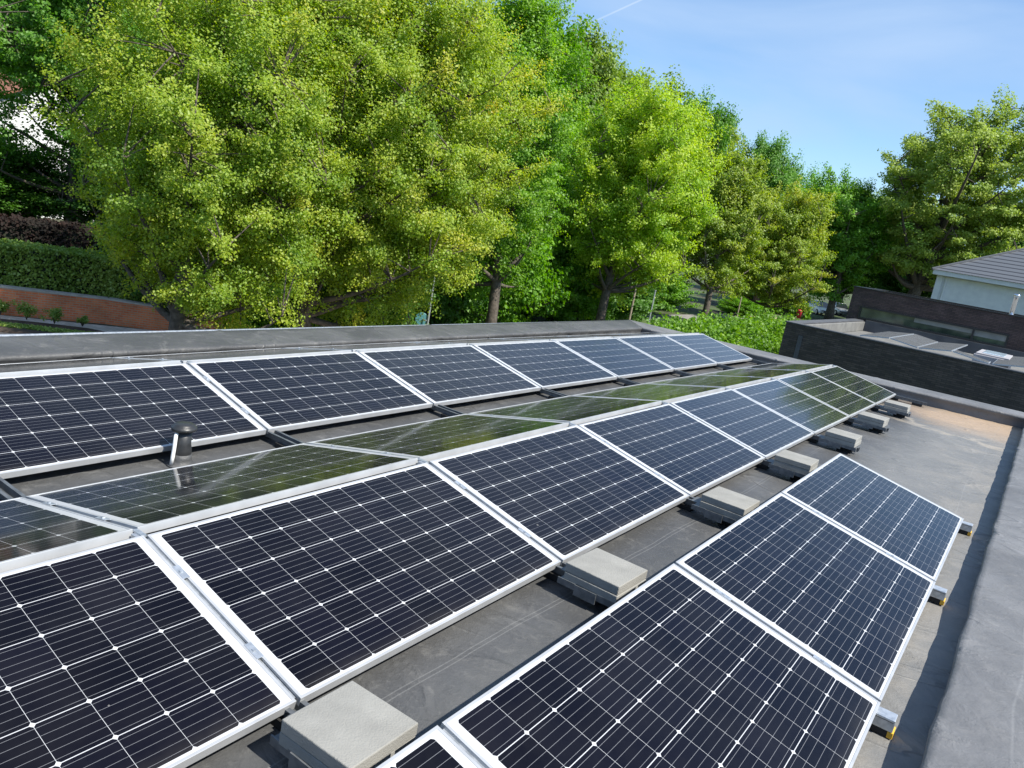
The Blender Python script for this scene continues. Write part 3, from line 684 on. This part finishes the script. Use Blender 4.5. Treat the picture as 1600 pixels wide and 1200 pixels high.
# ------------------------------------------------------------------ white house with hipped roof
wh = thing('white_house', 'white rendered house with a dark tiled hipped roof behind the black brick building', 'house', (0, 42, GZ))
def at_wh(b): b.v = [(x, y - 42, z - GZ) for x, y, z in b.v]; return b
w = MB(); w.box(-3.70, 10, 42, 54, GZ, 2.72); at_wh(w).build('wall', M_white, wh)
w = MB(); w.box(-3.95, -3.60, 41.90, 41.995, GZ, 2.70); at_wh(w).build('corner_pilaster', M_white, wh)
w = MB(); w.box(-4.2, 10.5, 41.5, 54.5, 2.74, 3.03); at_wh(w).build('eave', M_white, wh, bevel=.02)
M_tile = mat('dark_roof_tiles', (.07, .075, .085), .5); t = M_tile.node_tree; bsdf = t.nodes['Principled BSDF']
tcx = nn(t, 'ShaderNodeTexCoord'); spx = nn(t, 'ShaderNodeSeparateXYZ'); lk(t, tcx.outputs['Object'], spx.inputs[0])
fz = mth('FRACT', mth('DIVIDE', spx.outputs[2], .235, tree=t), tree=t)
rt = nn(t, 'ShaderNodeValToRGB'); rt.color_ramp.elements[0].position = .22; rt.color_ramp.elements[1].position = .30
rt.color_ramp.elements[0].color = (.016, .017, .02, 1); rt.color_ramp.elements[1].color = (.085, .093, .105, 1)
lk(t, fz, rt.inputs[0]); lk(t, rt.outputs[0], bsdf.inputs['Base Color'])
w = MB(); e0, pz = 3.035, .52
V = [(-4.28, 41.42, e0), (10.58, 41.42, e0), (10.58, 54.58, e0), (-4.28, 54.58, e0), (2.3, 48, e0 + 6.58 * pz), (4, 48, e0 + 6.58 * pz)]
w.add(V, [(0, 1, 5, 4), (1, 2, 5), (2, 3, 4, 5), (3, 0, 4), (3, 2, 1, 0)]); at_wh(w).build('roof', M_tile, wh)
rc = MB()
for a, c in ((V[0], V[4]), (V[1], V[5]), (V[4], V[5])): rc.tube([a, c], .09, 6)
at_wh(rc).build('ridge_tiles', mat('ridge_tile', (.06, .065, .072), .5), wh)
dn = MB(); dn.tube([(-3.4, 41.93, GZ), (-3.4, 41.93, 2.7)], .05, 8); at_wh(dn).build('downpipe', M_white, wh)

# white house half hidden behind the left-hand trees
w2 = thing('white_house', 'white house with a chimney mostly hidden behind the leaves at upper left', 'house', (-54, 9.6, GZ))
b = MB(); b.box(-6, 6, -5.5, 5.5, 0, 5.4); b.add([(6.001, -5.5, 5.4), (6.001, 5.5, 5.4), (6.001, 0, 8.0), (5.7, -5.5, 5.4), (5.7, 5.5, 5.4), (5.7, 0, 8.0)], [(0, 1, 2), (3, 5, 4), (0, 2, 5, 3), (1, 4, 5, 2)]); b.build('wall', M_white, w2)
M_otile = noisy('orange_roof', (.16, .07, .045), (.24, .10, .06), 3, .8)
b = MB(); V = [(-6.4, -6, 5.2), (6.3, -6, 5.2), (6.3, 6, 5.2), (-6.4, 6, 5.2), (-6.4, 0, 8.05), (6.3, 0, 8.05)]
V += [(x, y, z + .14) for x, y, z in V]
b.add(V, [(0, 4, 5, 1), (2, 5, 4, 3), (6, 7, 11, 10), (8, 9, 10, 11), (0, 1, 7, 6), (3, 9, 8, 2), (1, 5, 11, 7), (5, 2, 8, 11), (0, 6, 10, 4), (4, 10, 9, 3)]); b.build('roof', M_otile, w2)
b = MB(); b.box(3.4, 4.3, -3.6, -2.6, 5, 8.1); b.build('chimney', M_white, w2)
for yy in (-3.6, .8):
    f_ = MB(); f_.box(6.0, 6.05, yy, yy + 1.3, 1.2, 2.6); wf = f_.build('window', M_bframe, w2)
    f_ = MB(); f_.box(6.051, 6.06, yy + .08, yy + 1.22, 1.28, 2.52); f_.build('pane', M_glass, wf)

# ------------------------------------------------------------------ brick garden wall, hedges
M_rbrick = brick('red_brick', (.72, .17, .06), (.80, .25, .095), (.50, .34, .22), bw=.21, rh=.065, ms=.009)
gw = thing('garden_wall', 'low red brick garden wall with a pale coping under the clipped hedge', 'wall', (0, 0, GZ))
wp = [(-23.2, -8.6), (-20.35, -4.22), (-19.05, -2.05), (-17.78, -.72), (-16.3, .75)]
b = MB(); cp = MB()
for (xa, ya), (xb, yb) in zip(wp[:-1], wp[1:]):
    dx, dy = xb - xa, yb - ya; L = math.hypot(dx, dy); nxx, nyy = -dy / L * .22, dx / L * .22
    za = .80 + .0 * xa; 
    def hh(x): return .745 - .03 * (x + 20.35)
    ha, hb = hh(xa), hh(xb)
    b.add([(xa, ya, 0), (xb, yb, 0), (xb + nxx, yb + nyy, 0), (xa + nxx, ya + nyy, 0), (xa, ya, ha), (xb, yb, hb), (xb + nxx, yb + nyy, hb), (xa + nxx, ya + nyy, ha)],
          [(0, 1, 5, 4), (1, 2, 6, 5), (2, 3, 7, 6), (3, 0, 4, 7), (4, 5, 6, 7)])
    e = .12; ox, oy = -nxx * e, -nyy * e
    cp.add([(xa + ox, ya + oy, ha), (xb + ox, yb + oy, hb), (xb + nxx - ox, yb + nyy - oy, hb), (xa + nxx - ox, ya + nyy - oy, ha),
            (xa + ox, ya + oy, ha + .05), (xb + ox, yb + oy, hb + .05), (xb + nxx - ox, yb + nyy - oy, hb + .05), (xa + nxx - ox, ya + nyy - oy, ha + .05)],
           [(0, 1, 5, 4), (1, 2, 6, 5), (2, 3, 7, 6), (3, 0, 4, 7), (4, 5, 6, 7), (3, 2, 1, 0)])
b.build('wall', M_rbrick, gw); cp.build('coping', noisy('coping_stone', (.38, .34, .29), (.48, .44, .38), 6, .9), gw)

def hedge(name, label, path, width, z0, z1, leafm, size, dens, jit=.05, group=None, core=(.02, .025, .012)):
    """clipped or loose hedge along a path: dark solid core added to block light and a skin of leaves"""
    h = thing(name, label, 'hedge', (path[0][0], path[0][1], GZ), group=group); px, py = path[0]
    c = MB(); P_ = []
    for (xa, ya), (xb, yb) in zip(path[:-1], path[1:]):
        dx, dy = xb - xa, yb - ya; L = math.hypot(dx, dy); tx, ty = dx / L, dy / L; nx2, ny2 = -ty, tx; i_ = .16
        q = [(xa - nx2 * (width / 2 - i_), ya - ny2 * (width / 2 - i_)), (xb - nx2 * (width / 2 - i_), yb - ny2 * (width / 2 - i_)), (xb + nx2 * (width / 2 - i_), yb + ny2 * (width / 2 - i_)), (xa + nx2 * (width / 2 - i_), ya + ny2 * (width / 2 - i_))]
        c.add([(x - px, y - py, 0 if zz == 0 else z1 - GZ - i_) for zz in (0, 1) for x, y in q], [(0, 1, 5, 4), (1, 2, 6, 5), (2, 3, 7, 6), (3, 0, 4, 7), (4, 5, 6, 7)])
        H = z1 - z0; nside = int(L * H * dens); ntop = int(L * width * dens)
        for sgn in (-1, 1):
            u = RNG.uniform(0, L, nside); z = RNG.uniform(z0, z1, nside); w_ = sgn * (width / 2) + RNG.normal(0, jit, nside) - sgn * .05
            bul = np.array([noise.noise(Vector((a * .9, b_ * 1.2, sgn))) for a, b_ in zip(u, z)]) * jit * 2.2
            P_.append(np.stack([xa + tx * u + nx2 * (w_ + bul) - px, ya + ty * u + ny2 * (w_ + bul) - py, z - GZ], 1))
        u = RNG.uniform(0, L, ntop); w_ = RNG.uniform(-width / 2, width / 2, ntop)
        bul = np.array([noise.noise(Vector((a * .9, b_ * 1.2, 5))) for a, b_ in zip(u, w_)]) * jit * 2.6
        P_.append(np.stack([xa + tx * u + nx2 * w_ - px, ya + ty * u + ny2 * w_ - py, z1 - GZ - .04 + bul + RNG.normal(0, jit * .8, ntop)], 1))
        for x, y in ((xa, ya), (xb, yb)):
            ne = int(width * H * dens); w_ = RNG.uniform(-width / 2, width / 2, ne); z = RNG.uniform(z0, z1, ne); e = (-1 if (x, y) == (xa, ya) else 1) * RNG.uniform(0, jit * 2, ne)
            P_.append(np.stack([x + nx2 * w_ + tx * e - px, y + ny2 * w_ + ty * e - py, z - GZ], 1))
    c.build('light_blocking_core', noisy('hedge_core', core, tuple(v * 1.6 for v in core), 5, .95), h)  # solid dark box added so no light passes between the leaves
    P_ = np.concatenate(P_)
    hue = np.clip(.4 + .5 * np.array([noise.noise(Vector(p * 1.2)) for p in P_]), 0, 1)
    link_mesh('foliage', leaves_mesh('foliage', P_, size * .9, 2, size, 1, .35, hue), leafm, h)
    return h
off = [(x - .75, y + .55) for x, y in wp]
hedge('clipped_hedge', 'neatly clipped dark green box hedge standing on top of the red brick wall', off[:4] + [(-17.4, .9)], 1.1, -2.75, -1.33, L_hedge, .075, 620, .035)
hedge('copper_hedge', 'dark reddish copper hedge behind the clipped green hedge at left', [(-27.5, -7.5), (-23.6, -1.6), (-22.6, -.2)], 1.2, -3.0, -.95, L_copper, .10, 260, .06)
hedge('loose_hedge', 'bright green loose leafy hedge between the roof and the black brick building', [(-7.0, 10.4), (-7.2, 16), (-7.0, 24.5)], 2.5, -3.1, -1.12, L_bright, .105, 400, .26)
hedge('garden_hedge', 'pale green hedge along the sandy path under the olive trees', [(-23.5, 63.0), (-17.4, 66.5)], 1.6, -3.2, -1.9, L_bright, .24, 60, .15)

for i, (x, y, s_) in enumerate([(-19.96, -4.41, 1.0), (-19.35, -4.02, 1.1), (-18.83, -3.55, 1.0), (-18.45, -3.0, .62)]):
    nm = ['round dark green shrub at the left photo edge in the planting bed', 'round dark green shrub second from the left in the planting bed', 'round dark green shrub nearest the pale paving in the planting bed', 'small wispy shrub at the right tip of the planting bed']
    sh = thing('shrub', nm[i], 'shrub', (x, y, GZ + .09), group='young shrubs in the planting bed')
    st_ = MB()
    for q in range(5): st_.tube([(0, 0, 0), (.08 * math.cos(q * 1.3), .08 * math.sin(q * 1.3), .25 * s_)], [.012, .006], 5)
    st_.build('stem', M_bark, sh)
    pc = np.array([(RNG.normal(0, .09) * s_, RNG.normal(0, .09) * s_, .27 * s_ + RNG.normal(0, .075) * s_) for _ in range(26)])
    link_mesh('foliage', leaves_mesh('foliage', pc, .10 * s_, 34, .042, .9, .4, RNG.uniform(.1, .7, 26)), L_hedge, sh)
gcv = np.array([(RNG.uniform(-20.3, -17.7), 0, 0) for _ in range(900)]); 
for q in gcv:
    tt = (q[0] + 20.3) / 2.6; q[1] = -5.9 + tt * 3.1 + RNG.uniform(-.75, -.12); q[2] = GZ + .06
o = link_mesh('ground_cover', leaves_mesh('ground_cover', gcv, .07, 9, .05, .5, .6, RNG.uniform(0, 1, len(gcv))), L_hedge); o['kind'] = 'stuff'; o['label'] = 'low scrubby ground cover plants in the planting bed'

# ------------------------------------------------------------------ street trees
tree('maple_tree', 'large yellow-green maple at left, its trunk before the red brick wall', (-13.9, -3.1, GZ), (-14.4, -2.0, 2.2), (4.0, 3.5, 5.3), L_maple, nclu=1350, cnt=340, size=.056, crad=.52, seed=3, trad=.21, nlimb=34, hue0=.38, tip=.16, group=T_ROW, low=.6, lump=.28, inner=.5, flat=.8)
tree('maple_tree', 'broad yellow-green maple with orange tips left of centre, second street tree', (-13.9, .6, GZ), (-13.3, 2.3, 3.4), (4.2, 3.9, 6.6), L_maple, nclu=1550, cnt=340, size=.060, crad=.54, seed=8, trad=.22, nlimb=38, hue0=.42, tip=.22, group=T_ROW, low=.5, lump=.28, inner=.5, flat=.8)
tree('maple_tree', 'tall narrow fresh green maple left of the lime-yellow one, bare trunk above the parapet', (-13.65, 9.0, GZ), (-14.6, 9.1, 4.5), (2.8, 2.8, 6.4), L_lime, nclu=850, cnt=260, size=.078, crad=.58, seed=12, trad=.22, nlimb=28, hue0=.34, cone=.34, group=T_ROW, low=1.6)
tree('maple_tree', 'bright lime-yellow maple with layered boughs in the photo centre', (-13.8, 17.5, GZ), (-13.8, 18.6, 3.8), (3.7, 3.7, 5.7), L_lime, nclu=720, cnt=270, size=.088, crad=.68, seed=21, trad=.24, nlimb=26, hue0=.70, flat=.75, cone=.15, group=T_ROW, low=1.8)
tree('young_tree', 'olive-brown street tree with two slim trunks right of the lime-yellow maple', (-15.5, 34.6, GZ), (-16.0, 35.6, 3.9), (3.2, 3.3, 5.6), L_olive, nclu=460, cnt=180, size=.12, crad=.68, seed=31, trad=.24, nlimb=22, hue0=.40, tip=.12, lump=.5, group=T_ROW, low=2.6)
tree('young_tree', 'olive-brown street tree farthest right with low outer boughs', (-15.4, 47.0, GZ), (-15.2, 46.2, 2.6), (3.9, 3.6, 5.2), L_olive, nclu=520, cnt=180, size=.125, crad=.72, seed=35, trad=.26, nlimb=20, hue0=.46, tip=.15, lump=.5, group=T_ROW, low=2.0)
tree('broad_tree', 'dark green rounded tree beside the parked cars', (-16.1, 71.1, GZ), (-17.2, 72.2, 5.2), (5.0, 4.6, 7.0), L_mid, nclu=480, cnt=230, size=.19, crad=1.05, seed=41, trad=.42, nlimb=18, hue0=.55, group=T_ROW, low=2.6)
tree('oak_tree', 'big open-crowned oak at right with sky showing through, above the black building', (-9.6, 74.5, GZ), (-7.2, 75, 11.2), (9.6, 8.5, 10.2), L_oliveg, nclu=560, cnt=250, size=.215, crad=1.15, seed=47, trad=.75, nlimb=32, hue0=.75, flat=.5, lump=.45, group='large trees behind the black building', low=5.0, inner=.3, spray=.4)
tree('broad_tree', 'dark shady tree filling in under the left boughs of the big oak', (-12.2, 93, GZ), (-12.0, 93, 4.9), (6.5, 5, 6.2), L_dark, nclu=360, cnt=220, size=.25, crad=1.3, seed=51, trad=.45, nlimb=16, hue0=.4, group='large trees behind the black building', low=2.0)
tree('broad_tree', 'dark shady tree behind the white house gable and the big oak', (-1.5, 86, GZ), (-2.0, 86, 5.5), (8, 5, 7.5), L_dark, nclu=360, cnt=220, size=.26, crad=1.4, seed=53, trad=.5, nlimb=16, hue0=.4, group='large trees behind the black building', low=2.0)

# ------------------------------------------------------------------ woodland behind (copies of a few grown prototypes, each its own tree)
def wood(first, label, x, y, zc, rx, rz, rot, leafm=None, group=T_BACK):
    r = dup(first, (x, y, GZ), (0, 0, rot), label, group)
    s = rx / 5.0; sz = (zc + rz - GZ) / 14.0; r.scale = (s, s, sz)
    if leafm:
        for c in r.children:
            if c.name.startswith('crown'):
                c.data = c.data.copy(); c.data.materials.clear(); c.data.materials.append(leafm)
    return r
pa = tree('woodland_tree', 'tall dark green tree behind the first maple at upper left', (-32.2, 8.2, GZ), (-32.0, 8.4, 4.6), (5.0, 5.0, 6.2), L_dark, nclu=620, cnt=230, size=.155, crad=.95, lump=.26, spray=.5, seed=61, trad=.4, nlimb=22, hue0=.5, group=T_BACK, low=1.0)
pb = tree('woodland_tree', 'tall mid green tree filling the gap behind the two maples', (-27.0, 17.1, GZ), (-27.0, 17.0, 4.8), (5.0, 5.0, 6.0), L_mid, nclu=620, cnt=230, size=.155, crad=.95, lump=.26, spray=.5, seed=67, trad=.4, nlimb=22, hue0=.25, group=T_BACK, low=.8, cone=.15)
wood(pa, 'dark tree behind the second maple left of centre', -28.8, 12.7, 6.5, 5.4, 8.0, 1.1)
wood(pb, 'deep green tree behind the narrow green maple', -24.6, 22.0, 6.0, 5.2, 7.5, 2.2, L_mid)
wood(pa, 'dark understorey tree between the narrow maple and the lime-yellow maple', -20.2, 22.0, 1.4, 4.6, 4.6, 3.9, L_mid)
wood(pb, 'olive-grey tall tree on the skyline right of the narrow maple', -26.4, 31.5, 9.0, 5.6, 5.9, .7, L_oliveg)
wood(pa, 'dark tall tree cresting the skyline above the lime-yellow maple', -28.5, 44.5, 8.8, 7.0, 6.2, 2.6, L_oliveg)
wood(pb, 'grey-green rounded tree on the skyline beside the cresting tall tree', -29.5, 38.5, 8.8, 6.2, 6.0, 3.3, L_oliveg)
wood(pb, 'green tree on the skyline where the wood steps down', -22.4, 43.4, 7.4, 4.3, 6.2, 4.0)
wood(pa, 'mid green tree behind the lime-yellow maple, below the skyline', -21.5, 31.5, 4.6, 4.6, 6.0, 5.1, L_mid)
wood(pb, 'fresh green tree standing above the olive-brown street trees', -22.2, 60.0, 7.0, 4.2, 6.6, 5.6)
wood(pa, 'green tree behind the rounded tree by the cars', -25.2, 86.5, 7.0, 6.2, 6.6, .4, L_mid)
wood(pb, 'hazy green tree at the low end of the tree line', -23.6, 108, 7.8, 7.0, 7.0, 1.9, L_oliveg)
wood(pa, 'far dark tree at the left foot of the big oak', -17.0, 106, 6.4, 6.2, 7.0, 3.0)
wood(pb, 'far dark tree behind the parked cars', -21.5, 98, 3.0, 6.0, 5.4, 4.6, L_dark)
wood(pa, 'green tree behind the olive-brown street trees', -20.6, 60.5, 2.4, 4.6, 4.8, 2.0, L_mid)
tree('woodland_tree', 'green tree with loose boughs at the top left corner of the photo', (-26.4, .4, GZ), (-25.9, -.5, 5.9), (3.9, 3.6, 5.6), L_mid, nclu=560, cnt=190, size=.095, crad=.58, seed=77, trad=.22, nlimb=30, hue0=.25, lump=.5, group=T_BACK, low=3.7)
wood(pa, 'dark tree at the left edge before the hidden white house', -29.0, -1.6, -.4, 3.2, 2.3, 2.4)
wood(pb, 'dark low tree behind the copper hedge', -26.6, 3.0, .2, 3.4, 2.7, 5.2, L_dark)
wood(pa, 'pale distant tree at the far upper left', -70, 14.0, 8.0, 9, 8, .5, L_oliveg)
wood(pb, 'distant tree left of the hidden white house', -64, 2.0, 3.5, 8, 6, 2.5, L_oliveg)

sb = tree('bush', 'dense dark green bush below the second maple behind the parapet', (-17.0, 5.6, GZ), (-17.0, 5.6, -1.5), (2.6, 2.6, 2.0), L_dark, nclu=200, cnt=260, size=.115, crad=.65, seed=71, trad=.08, nlimb=14, hue0=.55, group='bushes under the street trees', low=.2, cat='bush')
def bush(label, x, y, r_, h, rot, leafm=None):
    b_ = dup(sb, (x, y, GZ), (0, 0, rot), label); b_.scale = (r_ / 2.6, r_ / 2.6, h / 3.7)
    if leafm:
        for c in b_.children:
            if c.name.startswith('crown'):
                c.data = c.data.copy(); c.data.materials.clear(); c.data.materials.append(leafm)
bush('green bush beside the round sign under the second maple', -18.2, 10.2, 2.9, 4.2, .9)
bush('leafy bush lit by sun right of the bare maple trunk', -17.6, 14.2, 3.2, 5.4, 2.0, L_mid)
bush('leafy green bush between the bare trunk and the lime-yellow maple', -17.6, 19.6, 3.1, 4.8, 3.3, L_mid)
bush('dark bush right of the lime-yellow maple trunk', -17.8, 25.2, 3.2, 3.9, 4.5)
bush('dark bush behind the first maple trunk', -17.6, 2.2, 2.5, 3.4, 5.5, L_mid)
bush('dark bush behind the end of the red brick wall', -19.6, .6, 2.2, 3.0, .3)
bush('dark bush farther back under the centre maples', -22.2, 7.2, 3.6, 5.2, 1.4)
bush('dark bush at the back between the two centre maples', -22.6, 12.6, 3.6, 5.4, 2.7)
bush('dark bush left of the grey path', -20.8, 29.5, 2.8, 3.8, 4.2)
bush('low green bush at the end of the grey path', -22.8, 41.0, 3.4, 3.6, .5, L_mid)
bush('shaded green bush behind the grey path under the olive-brown trees', -19.0, 52.0, 2.0, 1.6, 3.1, L_mid)
bush('low bush beside the parked cars', -14.6, 89, 3.0, 2.6, 1.9, L_mid)
bush('leafy bush at the left corner of the black building', -5.6, 13.6, 1.1, 2.0, 2.2, L_dark)

# ------------------------------------------------------------------ poles, sign, stakes
M_pole = noisy('galvanised_pole', (.30, .33, .32), (.40, .43, .42), 6, .5, metal=.4)
sg = thing('traffic_sign', 'round blue-green traffic sign on a thin pole under the second maple', 'traffic sign', (-14.15, 6.15, GZ))
b = MB(); b.tube([(0, 0, 0), (0, 0, 2.9)], .032, 10); b.build('pole', M_pole, sg)
b = MB(); Mx = Matrix.Translation((-.20, -.10, 1.12)) @ Matrix.Rotation(math.radians(35), 4, 'Z') @ Matrix.Rotation(math.radians(90), 4, 'X')
c_ = MB(); c_.lathe([(.21, -.012), (.22, 0), (.21, .012)], 32); b.add([Mx @ Vector(q) for q in c_.v], c_.f)
b.build('sign_face', noisy('sign_paint', (.07, .22, .24), (.12, .30, .32), 9, .45), sg)
b = MB(); b.box(-.16, 0, -.12, -.08, 1.09, 1.13); b.build('bracket', M_pole, sg)
lp = thing('street_pole', 'thin grey pole rising behind the far left roof corner', 'pole', (-10.75, 16.0, GZ))
b = MB(); b.tube([(0, 0, 0), (0, 0, 3.0)], .03, 10); b.build('shaft', M_pole, lp)
b = MB(); b.tube([(0, 0, 3.0), (0, 0, 3.03)], .045, 10); b.build('cap', M_pole, lp)
M_stake = noisy('weathered_wood', (.22, .18, .13), (.32, .27, .20), 8, .9)
for lab, x, y, h, r_ in (('pale wooden stake beside the lime-yellow maple trunk', -12.9, 18.6, 2.7, .05), ('pale wooden stake at the edge of the bright green hedge', -8.9, 28.9, 1.9, .05),
                         ('slim brown post by the sandy path', -15.2, 40, 2.2, .05)):
    b = MB(); b.tube([(x, y, GZ), (x, y, GZ + h)], [r_, r_ * .9], 8); b.tube([(x, y, GZ + h), (x, y, GZ + h + .05)], [r_ * .9, .012], 8)
    tag(b.build('wooden_stake', M_stake), lab, 'stake', 'stakes and posts among the street trees')
rbn = thing('litter_bin', 'small red bin among the tree trunks near the parked cars', 'bin', (-17.3, 64.0, GZ))
M_red = mat('red_paint', (.42, .02, .035), .4)
b = MB(); b.lathe([(.20, .1), (.25, .75), (.26, .78)], 20); b.build('body', M_red, rbn, True)
b = MB(); b.lathe([(.27, .79), (.27, .83), (.16, .93), (.01, .96)], 20); b.build('lid', M_red, rbn, True)

# ------------------------------------------------------------------ parked cars
M_tyre = mat('tyre', (.02, .02, .02), .8); M_rim = mat('alloy_rim', (.5, .5, .52), .3, .9); M_cglass = mat('car_glass', (.015, .02, .022), .05, 0, .9)
M_lamp = mat('headlamp_glass', (.7, .72, .75), .1, 0, .8)
def car(label, loc, rot, paint):
    r = thing('parked_car', label, 'car', loc, (0, 0, rot), 'cars parked under the trees')
    # stations along the length (x forward): x, half width low, half width top, z bottom, z shoulder
    S = [(-2.15, .70, .3, .45, .78), (-2.05, .84, .3, .28, .92), (-1.2, .89, .3, .24, .96), (0, .90, .3, .24, .94), (.8, .89, .3, .24, .93), (1.5, .86, .3, .26, .84), (2.0, .78, .3, .30, .72), (2.15, .62, .3, .40, .60)]
    b = MB(); V = []
    for x, wv, _, zb, zt in S:
        V += [(x, -wv * .94, zb), (x, -wv, zb + .18), (x, -wv * .98, zt - .10), (x, -wv * .88, zt), (x, wv * .88, zt), (x, wv * .98, zt - .10), (x, wv, zb + .18), (x, wv * .94, zb)]
    F = [(k * 8 + i, k * 8 + (i + 1) % 8, (k + 1) * 8 + (i + 1) % 8, (k + 1) * 8 + i) for k in range(7) for i in range(8)]
    b.add(V, F + [tuple(range(7, -1, -1)), tuple(56 + i for i in range(8))])
    body = b.build('body', paint, r, True, .02)
    b = MB(); b.add([(-1.55, -.60, 1.43), (.10, -.60, 1.45), (.10, .60, 1.45), (-1.55, .60, 1.43), (-1.45, -.56, 1.475), (0, -.56, 1.49), (0, .56, 1.49), (-1.45, .56, 1.475)],
                    [(0, 1, 5, 4), (1, 2, 6, 5), (2, 3, 7, 6), (3, 0, 4, 7), (4, 5, 6, 7), (3, 2, 1, 0)]); b.build('roof', paint, r, True)
    b = MB(); b.add([(-1.95, -.76, .93), (.85, -.78, .93), (.85, .78, .93), (-1.95, .76, .93), (-1.53, -.59, 1.43), (.09, -.59, 1.45), (.09, .59, 1.45), (-1.53, .59, 1.43)],
                    [(0, 1, 5, 4), (1, 2, 6, 5), (2, 3, 7, 6), (3, 0, 4, 7)]); b.build('windows', M_cglass, r)
    for sx in (-1.3, 1.32):
        for sy in (-1, 1):
            w_ = MB(); Mx = Matrix.Translation((sx, sy * .80, .32)) @ Matrix.Rotation(PI / 2, 4, 'X'); c_ = MB(); c_.lathe([(.22, -.1), (.31, -.1), (.32, -.07), (.32, .07), (.31, .1), (.22, .1)], 20)
            w_.add([Mx @ Vector(q) for q in c_.v], c_.f); wh_ = w_.build('wheel', M_tyre, r, True)
            w_ = MB(); c_ = MB(); c_.lathe([(.20, -.105), (.21, 0), (.20, .105)], 16); w_.add([Mx @ Vector(q) for q in c_.v], c_.f); w_.build('rim', M_rim, wh_)
    for sy in (-1, 1):
        h_ = MB(); h_.box(1.93, 2.07, sy * .62 - .14, sy * .62 + .14, .60, .70); h_.build('headlight', M_lamp, r, bevel=.02)
    g_ = MB(); g_.box(2.06, 2.165, -.42, .42, .42, .55); g_.build('grille', M_black, r, bevel=.01)
    for sy in (-1, 1):
        m_ = MB(); m_.box(.55, .72, sy * .90 - .1, sy * .90 + .1, .95, 1.08); m_.build('wing_mirror', paint, r, bevel=.03)
    return r
car('white car parked under the trees left of the dark tree trunk', (-19.3, 80.2, GZ), math.radians(-55), mat('white_car_paint', (.78, .79, .80), .25, 0, .6))
car('silver car parked behind the white car, right of the dark tree trunk', (-18.9, 88.0, GZ), math.radians(-58), mat('silver_car_paint', (.42, .44, .47), .3, .6))
